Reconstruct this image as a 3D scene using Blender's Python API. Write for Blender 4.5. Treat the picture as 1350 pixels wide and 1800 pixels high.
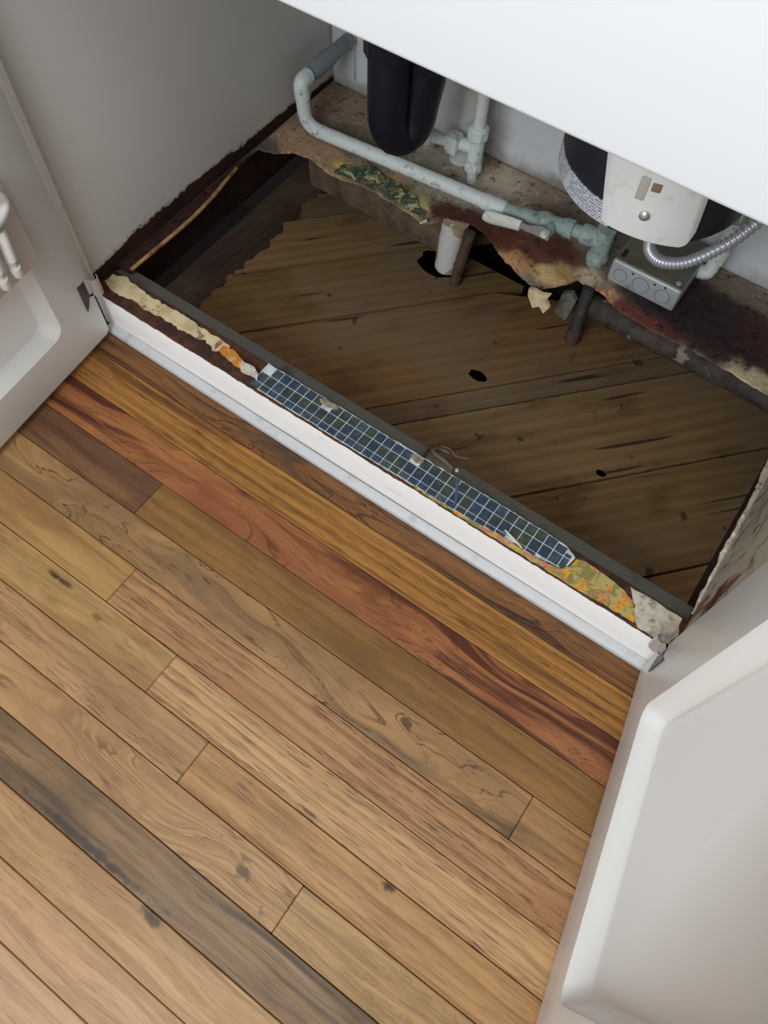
import bpy, bmesh, math, random
from mathutils import Vector, Matrix, noise
from mathutils.geometry import delaunay_2d_cdt

for o in list(bpy.data.objects):
    bpy.data.objects.remove(o)
scene = bpy.context.scene
COL = scene.collection
R = math.radians

# ------------------------------------------------------------------ camera
cam_d = bpy.data.cameras.new('camera')
cam = bpy.data.objects.new('camera', cam_d)
COL.objects.link(cam)
right = Vector((0.81760962, 0.57528873, 0.02360927))
down = Vector((0.52216713, -0.7235873, -0.45140106))
fwd = Vector((-0.24260257, 0.38139783, -0.89200879))
m = Matrix.Identity(4)
for i in range(3):
    m[i][0] = right[i]
    m[i][1] = -down[i]
    m[i][2] = -fwd[i]
m.translation = Vector((0.785, -0.415, 0.9493))
cam.matrix_world = m
cam_d.sensor_fit = 'HORIZONTAL'
cam_d.sensor_width = 36.0
cam_d.lens = 36.0 * 1357.77 / 1350.0
cam_d.clip_start = 0.02
scene.camera = cam

# ------------------------------------------------------------------ light
world = bpy.data.worlds.new('room_light')
scene.world = world
world.use_nodes = True
bg = world.node_tree.nodes['Background']
bg.inputs[0].default_value = (0.90, 0.95, 1.0, 1)
bg.inputs[1].default_value = 0.47


def area(name, loc, target, size, size_y, power, color):
    d = bpy.data.lights.new(name, 'AREA')
    d.shape = 'RECTANGLE'
    d.size = size
    d.size_y = size_y
    d.energy = power
    d.color = color
    o = bpy.data.objects.new(name, d)
    COL.objects.link(o)
    o.location = loc
    o.rotation_euler = (Vector(target) - Vector(loc)).to_track_quat('-Z', 'Y').to_euler()
    return o


area('window_daylight', (0.55, -2.45, 2.0), (0.45, 0.0, 0.3), 1.7, 1.3, 57, (0.88, 0.95, 1.0))
area('overhead_fill', (0.45, -0.9, 2.45), (0.4, -0.5, 0.0), 0.8, 0.8, 18, (0.97, 0.98, 1.0))  # unseen overhead light added to brighten the upward-facing bevels

vs = scene.view_settings
vs.view_transform = 'Standard'
vs.look = 'None'
vs.gamma = 1.0
vs.use_curve_mapping = False
vs.exposure = -0.14

# ------------------------------------------------------------------ helpers
rnd = random.Random(7)


def lin(r, g, b):
    def f(c):
        c /= 255.0
        return c / 12.92 if c <= 0.04045 else ((c + 0.055) / 1.055) ** 2.4
    return (f(r), f(g), f(b), 1.0)


class NT:
    """small wrapper for building node trees"""
    def __init__(self, name):
        self.mat = bpy.data.materials.new(name)
        self.mat.use_nodes = True
        self.t = self.mat.node_tree
        self.bsdf = self.t.nodes['Principled BSDF']

    def n(self, kind, **kw):
        nd = self.t.nodes.new(kind)
        for k, v in kw.items():
            setattr(nd, k, v)
        return nd

    def link(self, a, b):
        self.t.links.new(a, b)

    def val(self, sock, v):
        if hasattr(v, 'is_linked') or isinstance(v, bpy.types.NodeSocket):
            self.link(v, sock)
        else:
            sock.default_value = v

    def coord(self, loc=(0, 0, 0), scale=(1, 1, 1), src='Object', vec=None):
        mp = self.n('ShaderNodeMapping')
        if vec is None:
            tc = self.n('ShaderNodeTexCoord')
            vec = tc.outputs[src]
        self.link(vec, mp.inputs[0])
        mp.inputs[1].default_value = loc
        mp.inputs[3].default_value = scale
        return mp.outputs[0]

    def noise(self, vec, scale, detail=3, rough=0.5, dist=0.0, color=False):
        nd = self.n('ShaderNodeTexNoise')
        self.link(vec, nd.inputs['Vector'])
        nd.inputs['Scale'].default_value = scale
        nd.inputs['Detail'].default_value = detail
        nd.inputs['Roughness'].default_value = rough
        nd.inputs['Distortion'].default_value = dist
        return nd.outputs['Color' if color else 'Fac']

    def math(self, op, a, b=None, c=None, clamp=False):
        nd = self.n('ShaderNodeMath', operation=op)
        nd.use_clamp = clamp
        self.val(nd.inputs[0], a)
        if b is not None:
            self.val(nd.inputs[1], b)
        if c is not None:
            self.val(nd.inputs[2], c)
        return nd.outputs[0]

    def ramp(self, fac, lo, hi, a=0.0, b=1.0):
        nd = self.n('ShaderNodeMapRange')
        nd.interpolation_type = 'SMOOTHSTEP'
        self.val(nd.inputs['Value'], fac)
        nd.inputs['From Min'].default_value = lo
        nd.inputs['From Max'].default_value = hi
        nd.inputs['To Min'].default_value = a
        nd.inputs['To Max'].default_value = b
        return nd.outputs[0]

    def mix(self, fac, a, b, mode='MIX'):
        nd = self.n('ShaderNodeMix', data_type='RGBA', blend_type=mode)
        self.val(nd.inputs[0], fac)
        self.val(nd.inputs[6], a)
        self.val(nd.inputs[7], b)
        return nd.outputs[2]

    def xyz(self, vec):
        nd = self.n('ShaderNodeSeparateXYZ')
        self.link(vec, nd.inputs[0])
        return nd.outputs

    def bump(self, h, strength, dist=0.001):
        nd = self.n('ShaderNodeBump')
        nd.inputs['Strength'].default_value = strength
        nd.inputs['Distance'].default_value = dist
        self.link(h, nd.inputs['Height'])
        self.link(nd.outputs[0], self.bsdf.inputs['Normal'])

    def base(self, c, rough=0.5, metal=0.0, spec=0.5):
        self.val(self.bsdf.inputs['Base Color'], c)
        self.val(self.bsdf.inputs['Roughness'], rough)
        self.val(self.bsdf.inputs['Metallic'], metal)
        self.bsdf.inputs['Specular IOR Level'].default_value = spec
        return self.mat


def plain(name, c, rough=0.5, metal=0.0, dirt=None, dirt_amt=0.3, dscale=30, bump=0.0, spec=0.5, bscale=200):
    t = NT(name)
    co = t.coord()
    col = c
    if dirt:
        n1 = t.noise(co, dscale, 5, 0.65)
        col = t.mix(t.ramp(n1, 0.62 - dirt_amt * 0.4, 0.78), c, dirt)
    if bump:
        t.bump(t.noise(co, bscale, 3), bump, 0.0006)
    return t.base(col, rough, metal, spec)


# ---- mesh building
class MB:
    def __init__(self):
        self.bm = bmesh.new()

    def box(self, x0, x1, y0, y1, z0, z1, bev=0.0, seg=2):
        b = bmesh.new()
        bmesh.ops.create_cube(b, size=1.0)
        for v in b.verts:
            v.co = Vector(((x0 + x1) / 2 + v.co.x * (x1 - x0), (y0 + y1) / 2 + v.co.y * (y1 - y0), (z0 + z1) / 2 + v.co.z * (z1 - z0)))
        if bev:
            bmesh.ops.bevel(b, geom=list(b.edges), offset=bev, segments=seg, profile=0.5, affect='EDGES')
        self._merge(b)
        return self

    def _merge(self, b):
        me = bpy.data.meshes.new('tmp')
        b.to_mesh(me)
        b.free()
        self.bm.from_mesh(me)
        bpy.data.meshes.remove(me)

    def tube(self, pts, r, seg=16, caps=True):
        pts = [Vector(p) for p in pts]
        n = len(pts)
        rs = r if isinstance(r, (list, tuple)) else [r] * n
        t0 = (pts[1] - pts[0]).normalized()
        ref = Vector((0, 0, 1)) if abs(t0.z) < 0.9 else Vector((1, 0, 0))
        u = t0.cross(ref).normalized()
        rings = []
        for i, p in enumerate(pts):
            t = (pts[min(i + 1, n - 1)] - pts[max(i - 1, 0)]).normalized()
            u = (u - t * u.dot(t)).normalized()
            w = t.cross(u)
            rings.append([self.bm.verts.new(p + (u * math.cos(2 * math.pi * k / seg) + w * math.sin(2 * math.pi * k / seg)) * rs[i]) for k in range(seg)])
        for a, b in zip(rings, rings[1:]):
            for k in range(seg):
                self.bm.faces.new((a[k], a[(k + 1) % seg], b[(k + 1) % seg], b[k]))
        if caps:
            self.bm.faces.new(rings[0][::-1])
            self.bm.faces.new(rings[-1])
        return self

    def rings(self, rings, cap0=True, cap1=True, closed=True):
        rv = [[self.bm.verts.new(p) for p in r] for r in rings]
        n = len(rv[0])
        for a, b in zip(rv, rv[1:]):
            for k in range(n if closed else n - 1):
                self.bm.faces.new((a[k], a[(k + 1) % n], b[(k + 1) % n], b[k]))
        if cap0:
            self.bm.faces.new(rv[0][::-1])
        if cap1:
            self.bm.faces.new(rv[-1])
        return self

    def poly(self, outline, z0, z1, holes=(), inner=(), zf=None):
        """flat polygon with holes given real thickness"""
        vs, faces = [], []
        loops = [outline] + list(holes)
        for lp in loops:
            faces.append(list(range(len(vs), len(vs) + len(lp))))
            vs += [Vector((p[0], p[1])) for p in lp]
        vs += [Vector((p[0], p[1])) for p in inner]
        ov, oe, of, *_ = delaunay_2d_cdt(vs, [], faces, 3 if holes else 1, 1e-6)
        zf = zf or (lambda x, y: 0.0)
        top = [self.bm.verts.new((p.x, p.y, z1 + zf(p.x, p.y))) for p in ov]
        bot = [self.bm.verts.new((p.x, p.y, z0 + zf(p.x, p.y))) for p in ov]
        cnt = {}
        for f in of:
            a = [ov[i] for i in f]
            s = sum(a[i].x * a[(i + 1) % len(a)].y - a[(i + 1) % len(a)].x * a[i].y for i in range(len(a)))
            f = list(f) if s > 0 else list(f)[::-1]
            self.bm.faces.new([top[i] for i in f])
            self.bm.faces.new([bot[i] for i in reversed(f)])
            for i in range(len(f)):
                e = (f[i], f[(i + 1) % len(f)])
                cnt[e] = cnt.get(e, 0) + 1
        for (a, b) in cnt:
            if (b, a) not in cnt:
                self.bm.faces.new((top[b], top[a], bot[a], bot[b]))
        return self

    def prism(self, prof, axis, a0, a1):
        """profile of 2d points swept along an axis ('X': (y,z) profile; 'Z': (x,y) profile; 'Y': (x,z))"""
        def mk(p, a):
            return {'X': (a, p[0], p[1]), 'Y': (p[0], a, p[1]), 'Z': (p[0], p[1], a)}[axis]
        return self.rings([[mk(p, a0) for p in prof], [mk(p, a1) for p in prof]])

    def lathe(self, prof, c, axis='Z', seg=24):
        rings = []
        for (h, r) in prof:
            ring = []
            for k in range(seg):
                a = 2 * math.pi * k / seg
                u, w = r * math.cos(a), r * math.sin(a)
                ring.append({'Z': (c[0] + u, c[1] + w, c[2] + h), 'X': (c[0] + h, c[1] + u, c[2] + w), 'Y': (c[0] + w, c[1] + h, c[2] + u)}[axis])
            rings.append(ring)
        return self.rings(rings)

    def hexa(self, c, r, h, axis='Z', seg=6):
        return self.lathe([(-h / 2, r * 0.92), (-h / 2 + h * 0.1, r), (h / 2 - h * 0.1, r), (h / 2, r * 0.92)], c, axis, seg)

    def xform(self, mat):
        bmesh.ops.transform(self.bm, matrix=mat, verts=self.bm.verts)
        return self

    def build(self, name, mat, parent=None, smooth=True, angle=35, loc=None):
        bmesh.ops.recalc_face_normals(self.bm, faces=self.bm.faces)
        if loc is not None:
            bmesh.ops.translate(self.bm, verts=self.bm.verts, vec=-Vector(loc))
        me = bpy.data.meshes.new(name)
        if smooth:
            for f in self.bm.faces:
                f.smooth = True
            lim = math.radians(angle)
            for e in self.bm.edges:
                if len(e.link_faces) == 2 and e.calc_face_angle(0) > lim:
                    e.smooth = False
        self.bm.to_mesh(me)
        self.bm.free()
        me.materials.append(mat)
        o = bpy.data.objects.new(name, me)
        COL.objects.link(o)
        if loc is not None:
            o.location = loc
        if parent:
            o.parent = parent
            o.matrix_parent_inverse = parent.matrix_basis.inverted()
        return o


def tag(o, label=None, cat=None, group=None, kind=None):
    if label:
        o['label'] = label
    if cat:
        o['category'] = cat
    if group:
        o['group'] = group
    if kind:
        o['kind'] = kind
    return o


def thing(name, label, cat, loc=(0, 0, 0), rz=0.0, group=None):
    o = bpy.data.objects.new(name, None)
    COL.objects.link(o)
    o.location = loc
    o.rotation_euler = (0, 0, rz)
    o.empty_display_size = 0.05
    return tag(o, label, cat, group)


def fillet(pts, r, n=6):
    pts = [Vector(p) for p in pts]
    out = [pts[0]]
    for a, b, c in zip(pts, pts[1:], pts[2:]):
        d1, d2 = (a - b).normalized(), (c - b).normalized()
        k = min(r, (a - b).length * 0.49, (c - b).length * 0.49)
        p, q = b + d1 * k, b + d2 * k
        for i in range(n + 1):
            t = i / n
            out.append(p * (1 - t) ** 2 + b * 2 * t * (1 - t) + q * t ** 2)
    out.append(pts[-1])
    return out


def spline(pts, n=8):
    pts = [Vector(p) for p in pts]
    P = [pts[0] * 2 - pts[1]] + pts + [pts[-1] * 2 - pts[-2]]
    out = []
    for i in range(1, len(P) - 2):
        a, b, c, d = P[i - 1:i + 3]
        for k in range(n):
            t = k / n
            out.append(0.5 * ((2 * b) + (c - a) * t + (2 * a - 5 * b + 4 * c - d) * t * t + (3 * b - a - 3 * c + d) * t ** 3))
    out.append(pts[-1])
    return out


def ragged(pts, step=0.006, amp=0.002, seed=0, freq=90, closed=True):
    """refine an outline and roughen it"""
    out = []
    n = len(pts)
    for i in range(n if closed else n - 1):
        a, b = Vector(pts[i][:2]), Vector(pts[(i + 1) % n][:2])
        L = (b - a).length
        k = max(1, int(L / step))
        nr = Vector((-(b - a).y, (b - a).x)).normalized() if L > 0 else Vector((0, 0))
        for j in range(k):
            p = a.lerp(b, j / k)
            d = noise.noise((p.x * freq + seed, p.y * freq, seed * 1.7)) + 0.5 * noise.noise((p.x * freq * 2.7, p.y * freq * 2.7 + seed, 3.1))
            out.append(tuple(p + nr * d * amp) if j or True else tuple(p))
    if not closed:
        out.append(tuple(pts[-1][:2]))
    return out


# ------------------------------------------------------------------ wood materials
def oak(name, light, dark, seed, swirl=0.25, rings=14, ring_amt=0.5, pores=0.5, tone=None, tone_amt=0.0, streak=None, streak_amt=0.0, streak_lo=0.52, knots=(), rough=0.42, stretch=0.07, veins=0.0, warm=False):
    t = NT(name)
    def dim(c_, k=0.80):
        g_ = 0.3 * c_[0] + 0.59 * c_[1] + 0.11 * c_[2]
        return tuple((1.0 * v + 0.0 * g_) * k * w_ for v, w_ in zip(c_[:3], (1.0, 0.90, 0.75) if warm else (1.0, 0.92, 0.82))) + (1,)
    light, dark = dim(light, 0.78), dim(dark, 0.60)
    tone = dim(tone, 0.74) if tone else None
    streak = dim(streak, 0.66) if streak else None
    loc = (seed * 1.37, seed * 2.11, 0)
    co = t.coord(loc)
    # broad warp
    wv = t.noise(t.coord(loc, (2.2, 9, 1)), 1.6, 2, 0.5, color=True)
    sub = t.n('ShaderNodeVectorMath', operation='SUBTRACT')
    t.link(wv, sub.inputs[0])
    sub.inputs[1].default_value = (0.5, 0.5, 0.5)
    sc = t.n('ShaderNodeVectorMath', operation='MULTIPLY')
    t.link(sub.outputs[0], sc.inputs[0])
    sc.inputs[1].default_value = (0.3 * swirl, 0.09 * swirl, 0)
    ad = t.n('ShaderNodeVectorMath', operation='ADD')
    t.link(co, ad.inputs[0])
    t.link(sc.outputs[0], ad.inputs[1])
    wc = ad.outputs[0]
    wave = t.n('ShaderNodeTexWave', wave_type='BANDS', bands_direction='Y', wave_profile='SAW')
    t.link(t.coord((0, 0, 0), (stretch, 1, 1), vec=wc), wave.inputs['Vector'])
    wave.inputs['Scale'].default_value = rings
    wave.inputs['Distortion'].default_value = 5.0 * (0.4 + swirl)
    wave.inputs['Detail'].default_value = 2.5
    wave.inputs['Detail Scale'].default_value = 1.4
    g = t.math('POWER', wave.outputs['Fac'], 2.2)
    fine = t.noise(t.coord((seed, 0, 0), (5.0, 160, 1), vec=wc), 1.0, 4, 0.65)
    soft = t.noise(t.coord((seed, 3, 0), (3.0, 26, 1), vec=wc), 1.0, 3, 0.6)
    f1 = t.math('MULTIPLY_ADD', g, ring_amt, t.math('MULTIPLY', t.math('SUBTRACT', fine, 0.43), 1.7))
    f1 = t.math('ADD', f1, t.math('MULTIPLY', t.math('SUBTRACT', soft, 0.5), 0.9), clamp=True)
    col = t.mix(f1, light, dark)
    if tone:
        tn = t.noise(t.coord((seed * 3, 1, 0), (3.2, 10, 1), vec=wc), 1.3, 3, 0.55)
        col = t.mix(t.ramp(tn, 0.62 - tone_amt * 0.3, 0.8 - tone_amt * 0.25), col, tone)
    if streak:
        sn = t.noise(t.coord((seed * 5, 7, 0), (1.9, 30, 1), vec=wc), 1.0, 4, 0.6, 0.6)
        col = t.mix(t.math('MULTIPLY', t.ramp(sn, streak_lo, streak_lo + 0.1), streak_amt), col, streak)
    mid = t.noise(t.coord((seed * 2, 4, 0), (14, 110, 1), vec=wc), 1.0, 3, 0.6)
    col = t.mix(t.math('MULTIPLY', t.ramp(mid, 0.50, 0.66), 0.42), col, dark)
    if veins:
        vn = t.noise(t.coord((seed * 4, 5, 0), (5.5, 24, 1), vec=wc), 1.0, 3, 0.6, 1.2)
        vm = t.ramp(t.math('ABSOLUTE', t.math('SUBTRACT', vn, 0.52)), 0.002, 0.016, 1, 0)
        vg = t.ramp(t.noise(t.coord((seed, 8, 0), (5, 12, 1)), 1.0, 2, 0.5), 0.42, 0.56)
        col = t.mix(t.math('MULTIPLY', t.math('MULTIPLY', vm, vg), veins), col, (dark[0] * 0.40, dark[1] * 0.36, dark[2] * 0.34, 1))
    # open pores: short dark dashes
    pn = t.noise(t.coord((seed * 7, 2, 0), (26, 520, 1), vec=wc), 1.0, 2, 0.5)
    pm = t.math('MULTIPLY', t.ramp(pn, 0.56, 0.66), t.ramp(soft, 0.30, 0.58))
    dk = (dark[0] * 0.34, dark[1] * 0.28, dark[2] * 0.24, 1)
    col = t.mix(t.math('MULTIPLY', pm, pores), col, dk)
    for (kx, ky, ax, ay, kc, amt) in knots:
        x, y, z = t.xyz(t.coord((-kx, -ky, 0), (1, 1, 1)))
        wob = t.noise(co, 60, 3, 0.6)
        d = t.math('SQRT', t.math('ADD', t.math('POWER', t.math('DIVIDE', x, ax), 2.0), t.math('POWER', t.math('DIVIDE', y, ay), 2.0)))
        d = t.math('ADD', d, t.math('MULTIPLY', t.math('SUBTRACT', wob, 0.5), 1.5))
        col = t.mix(t.math('MULTIPLY', t.ramp(d, 0.25, 0.85, 1.0, 0.0), amt), col, kc)
    h = t.math('SUBTRACT', fine, t.math('MULTIPLY', pm, 0.8))
    t.bump(h, 0.25, 0.0005)
    return t.base(col, t.ramp(fine, 0.3, 0.7, rough - 0.05, rough + 0.1), 0, 0.45)


TAN_L, TAN_D = lin(206, 168, 122), lin(160, 115, 72)
floor = thing('floor', None, None)
tag(floor, kind='structure')
PW = 0.05715
DKB = lin(62, 52, 38)
BLK = lin(44, 32, 20)
# rows counted from the cabinet outwards; every row lists (x_start, x_end, material)
mats = {
    'r0': oak('oak_brown_figured', lin(148, 104, 62), lin(88, 54, 28), 1, 0.8, 11, 0.7, 0.6, lin(92, 70, 52), 0.35, warm=True, veins=0.7),
    'r1': oak('oak_golden_straight', lin(196, 144, 78), lin(128, 80, 34), 2, 0.18, 22, 0.55, 0.7, streak=lin(104, 62, 26), streak_amt=0.6, streak_lo=0.56, warm=True),
    'r2': oak('oak_red_heart', lin(192, 132, 84), lin(150, 90, 56), 3, 0.9, 9, 0.5, 0.35, tone=lin(168, 104, 72), tone_amt=0.5, streak=lin(90, 38, 26), streak_amt=0.9, streak_lo=0.495, warm=True, veins=0.5),
    'r3a': oak('oak_mauve_brown', lin(148, 112, 80), lin(102, 72, 50), 4, 0.3, 8, 0.5, 0.25, lin(120, 84, 66), 0.6, streak=lin(84, 52, 36), streak_amt=0.7, streak_lo=0.54, warm=True),
    'r3b': oak('oak_olive_gold', lin(168, 126, 74), lin(126, 88, 44), 5, 0.2, 15, 0.35, 0.3, lin(138, 102, 52), 0.6, knots=[(0.16, 0.01, 0.012, 0.006, lin(96, 70, 36), 0.8)], warm=True),
    'r4a': oak('oak_figured_pale', lin(196, 154, 104), lin(150, 112, 72), 6, 1.3, 7, 0.5, 0.2, lin(150, 120, 88), 0.6, streak=lin(104, 80, 52), streak_amt=0.75, streak_lo=0.57, stretch=0.25, veins=0.85),
    'r4b': oak('oak_knotty_tan', lin(192, 150, 100), lin(142, 102, 62), 7, 0.4, 14, 0.5, 0.4, lin(140, 118, 84), 0.5),
    'r5a': oak('oak_pale_yellow', lin(204, 164, 104), lin(164, 122, 70), 8, 0.3, 9, 0.4, 0.3, lin(166, 124, 80), 0.5),
    'r5b': oak('oak_rosy_streaked', lin(204, 158, 112), lin(160, 112, 72), 9, 0.2, 20, 0.6, 0.85, lin(188, 138, 94), 0.5),
    'r6a': oak('oak_straw', lin(206, 168, 112), lin(170, 128, 78), 10, 0.4, 9, 0.35, 0.35, lin(176, 136, 92), 0.4, knots=[(0.24, 0.016, 0.034, 0.006, BLK, 0.85), (0.315, 0.006, 0.012, 0.006, lin(120, 94, 52), 0.8)], veins=0.3),
    'r6b': oak('oak_light_straight', lin(222, 180, 130), lin(176, 130, 84), 11, 0.15, 26, 0.6, 0.9),
    'r7a': oak('oak_pinkish_tan', lin(206, 164, 118), lin(164, 122, 82), 12, 0.4, 10, 0.45, 0.55, lin(178, 138, 96), 0.5, veins=0.35),
    'r7b': oak('oak_warm_tan', lin(204, 160, 106), lin(164, 116, 70), 13, 0.25, 12, 0.5, 0.4, knots=[(0.799, 0.024, 0.014, 0.008, BLK, 0.95), (0.60, 0.012, 0.03, 0.004, lin(110, 74, 58), 0.7)]),
    'r8a': oak('oak_burl', lin(206, 164, 114), lin(166, 124, 80), 14, 1.5, 9, 0.5, 0.3, lin(170, 130, 92), 0.5, knots=[(0.657, 0.0, 0.012, 0.008, lin(84, 60, 38), 0.8)], stretch=0.45, veins=0.6),
    'r8b': oak('oak_olive_pale', lin(202, 164, 110), lin(156, 118, 70), 15, 0.35, 10, 0.4, 0.3, lin(134, 116, 78), 0.55, veins=0.3),
    'r9': oak('oak_grey_dark', lin(160, 128, 90), lin(112, 86, 56), 16, 0.4, 7, 0.5, 0.3, lin(112, 92, 66), 0.6, streak=lin(80, 64, 44), streak_amt=0.75, streak_lo=0.53, knots=[(0.50, -0.022, 0.16, 0.008, lin(52, 42, 28), 0.85)]),
    'r10': oak('oak_sandy', lin(208, 168, 118), lin(176, 134, 90), 17, 0.4, 8, 0.4, 0.35, lin(184, 142, 98), 0.5, knots=[(0.607, 0.024, 0.026, 0.011, lin(74, 56, 34), 0.95)]),
    'r11': oak('oak_rosy_sand', lin(212, 170, 126), lin(184, 140, 100), 18, 0.35, 8, 0.35, 0.35),
    'r12': oak('oak_blush', lin(212, 172, 134), lin(184, 142, 106), 19, 0.35, 9, 0.35, 0.35),
}
rows = [
    [(-0.75, 1.75, 'r0')],
    [(-0.75, 1.75, 'r1')],
    [(-0.75, 1.75, 'r2')],
    [(-0.75, 0.251, 'r3a'), (0.251, 1.32, 'r3b'), (1.32, 1.75, 'r6a')],
    [(-0.75, -0.2, 'r8a'), (-0.2, 0.882, 'r4a'), (0.882, 1.75, 'r4b')],
    [(-0.75, 0.310, 'r5a'), (0.310, 1.25, 'r5b'), (1.25, 1.75, 'r7b')],
    [(-0.75, 0.432, 'r6a'), (0.432, 1.75, 'r6b')],
    [(-0.75, 0.534, 'r7a'), (0.534, 1.45, 'r7b'), (1.45, 1.75, 'r5a')],
    [(-0.75, 0.721, 'r8a'), (0.721, 1.75, 'r8b')],
    [(-0.75, 1.1, 'r9'), (1.1, 1.75, 'r10')],
    [(-0.75, 1.2, 'r10'), (1.2, 1.75, 'r3b')],
    [(-0.75, 0.1, 'r5b'), (0.1, 1.75, 'r11')],
    [(-0.75, 1.3, 'r12'), (1.3, 1.75, 'r8a')],
]
extra = ['r7b', 'r6b', 'r5b', 'r8b', 'r10', 'r12', 'r7a', 'r6a']
for i in range(9):
    j = rnd.uniform(-0.2, 1.2)
    rows.append([(-0.75, j, extra[i % 8]), (j, 1.75, extra[(i + 3) % 8])])
y_top = -0.096 + 2 * PW
for i, row in enumerate(rows):
    y1 = y_top - i * PW
    y0 = y1 - PW
    for (x0, x1, k) in row:
        dz = rnd.uniform(-0.0004, 0.0002)
        b = MB().box(x0 + 0.0003, x1 - 0.0003, y0 + 0.0004, min(y1, 0.03) - 0.0004, -0.019, dz, 0.0009, 1)
        b.build('plank', mats[k], floor, loc=(0, (y0 + y1) / 2, 0))
dark_gap = plain('gap_brown', lin(40, 28, 18), 0.9)  # dark brown sheet showing through the plank gaps
b = MB().box(-0.75, 1.75, -1.16, 0.03, -0.030, -0.0195)
tag(b.build('floor_underlay', dark_gap, floor), None)

# ------------------------------------------------------------------ subfloor of diagonal boards
def pine(name, light, dark, seed, ang=48, stains=1.0):
    t = NT(name)
    mp = t.coord((seed * 0.7, seed * 0.31, 0), (1, 1, 1))
    rot = t.n('ShaderNodeVectorRotate', rotation_type='Z_AXIS')
    t.link(mp, rot.inputs['Vector'])
    rot.inputs['Angle'].default_value = -R(ang)
    v = rot.outputs[0]
    fine = t.noise(t.coord((0, 0, 0), (5, 110, 1), vec=v), 1.0, 4, 0.6)
    wave = t.n('ShaderNodeTexWave', wave_type='BANDS', bands_direction='Y')
    t.link(t.coord((0, 0, 0), (0.08, 1, 1), vec=v), wave.inputs['Vector'])
    wave.inputs['Scale'].default_value = 15
    wave.inputs['Distortion'].default_value = 6
    wave.inputs['Detail'].default_value = 2
    soft = t.noise(t.coord((0, 0, 0), (9, 22, 1), vec=v), 1.0, 4, 0.6)
    f = t.math('ADD', t.math('MULTIPLY', wave.outputs['Fac'], 0.3), t.math('MULTIPLY', t.math('SUBTRACT', fine, 0.35), 0.9), clamp=True)
    col = t.mix(f, light, dark)
    col = t.mix(t.math('MULTIPLY', t.ramp(soft, 0.5, 0.72), 0.6 * stains), col, lin(74, 48, 24))
    gr = t.noise(t.coord((3, 1, 0)), 5, 3, 0.5)
    col = t.mix(t.math('MULTIPLY', t.ramp(gr, 0.45, 0.65), 0.45), col, lin(112, 96, 76))
    sp = t.noise(t.coord((1, 9, 0)), 34, 2, 0.5)
    col = t.mix(t.math('MULTIPLY', t.ramp(sp, 0.70, 0.77), 0.75), col, lin(36, 22, 12))
    crack = t.noise(t.coord((8, 2, 0), (4, 70, 1), vec=v), 1.0, 1, 0.4)
    col = t.mix(t.math('MULTIPLY', t.ramp(crack, 0.70, 0.74), 0.8), col, lin(30, 18, 10))
    t.bump(t.math('ADD', fine, t.math('MULTIPLY', soft, 0.5)), 0.5, 0.001)
    return t.base(col, 0.75, 0, 0.25)


subfloor = thing('subfloor', None, None)
tag(subfloor, kind='structure')
ca, sa = math.cos(R(48)), math.sin(R(48))


def nu(n, u):
    """across / along the diagonal -> x, y"""
    return (sa * n + ca * u, -ca * n + sa * u)


def clip_poly(poly, f):
    out = []
    for a, b in zip(poly, poly[1:] + poly[:1]):
        fa, fb = f(a), f(b)
        if fa >= 0:
            out.append(a)
        if fa * fb < 0:
            t = fa / (fa - fb)
            out.append((a[0] + (b[0] - a[0]) * t, a[1] + (b[1] - a[1]) * t))
    return out


pine_m = [pine('subfloor_pine_%s' % w, lin(*a), lin(*b_), s) for w, a, b_, s in (
    ('amber', (126, 94, 58), (80, 56, 32), 1), ('grey', (112, 90, 64), (74, 58, 40), 2), ('tan', (128, 100, 66), (86, 64, 38), 3), ('olive', (116, 90, 56), (80, 60, 35), 4))]
SZ = -0.019
seams = [-0.42, -0.30, -0.195, -0.092, 0.030, 0.2125, 0.250, 0.404, 0.56, 0.70]


def left_end(y):
    return 0.066 + 0.014 * noise.noise((y * 26, 3.3, 0)) + 0.012 * noise.noise((y * 80, 1.3, 0))


for i, (n0, n1) in enumerate(zip(seams, seams[1:])):
    quad = [nu(n0 + 0.0018, -0.2), nu(n1 - 0.0018, -0.2), nu(n1 - 0.0018, 1.1), nu(n0 + 0.0018, 1.1)]
    for f in (lambda p: p[0] - 0.055, lambda p: 0.96 - p[0], lambda p: p[1] - 0.032, lambda p: (0.56, 0.56, 0.545, 0.478, 0.60, 0.50, 0.52, 0.52, 0.52)[i] - p[1], lambda p: 1.0 if i != 4 else 0.470 + (p[0] - 0.5) * 0.5 - p[1]):
        quad = clip_poly(quad, f)
    if len(quad) < 3:
        continue
    pts = []
    for p in ragged(quad, 0.005, 0.0008, i, 60):
        if p[0] < 0.058:
            p = (left_end(p[1]), p[1])
        pts.append(p)
    holes = []
    if i == 3:      # hole cut round the white pipe stub
        holes.append((0.327, 0.434, 0.036, 0.027))
    if i == 4:      # knot hole
        holes.append((0.503, 0.278, 0.015, 0.009))
    if i == 6:      # notch beside the seam
        holes.append((0.741, 0.234, 0.0075, 0.005))
    hh = []
    for (cx, cy, rx, ry) in holes:
        hh.append([(cx + rx * math.cos(k * math.pi / 10) * (1 + 0.12 * math.sin(k * 1.7)), cy + ry * math.sin(k * math.pi / 10)) for k in range(20)])
    dz = (0.0, -0.002, 0.001, 0.0, -0.001, 0.0, 0.0015, 0.0, -0.001)[i % 9]
    MB().poly(pts, SZ - 0.019, SZ + dz, hh).build('board', pine_m[i % 4], subfloor)

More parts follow.
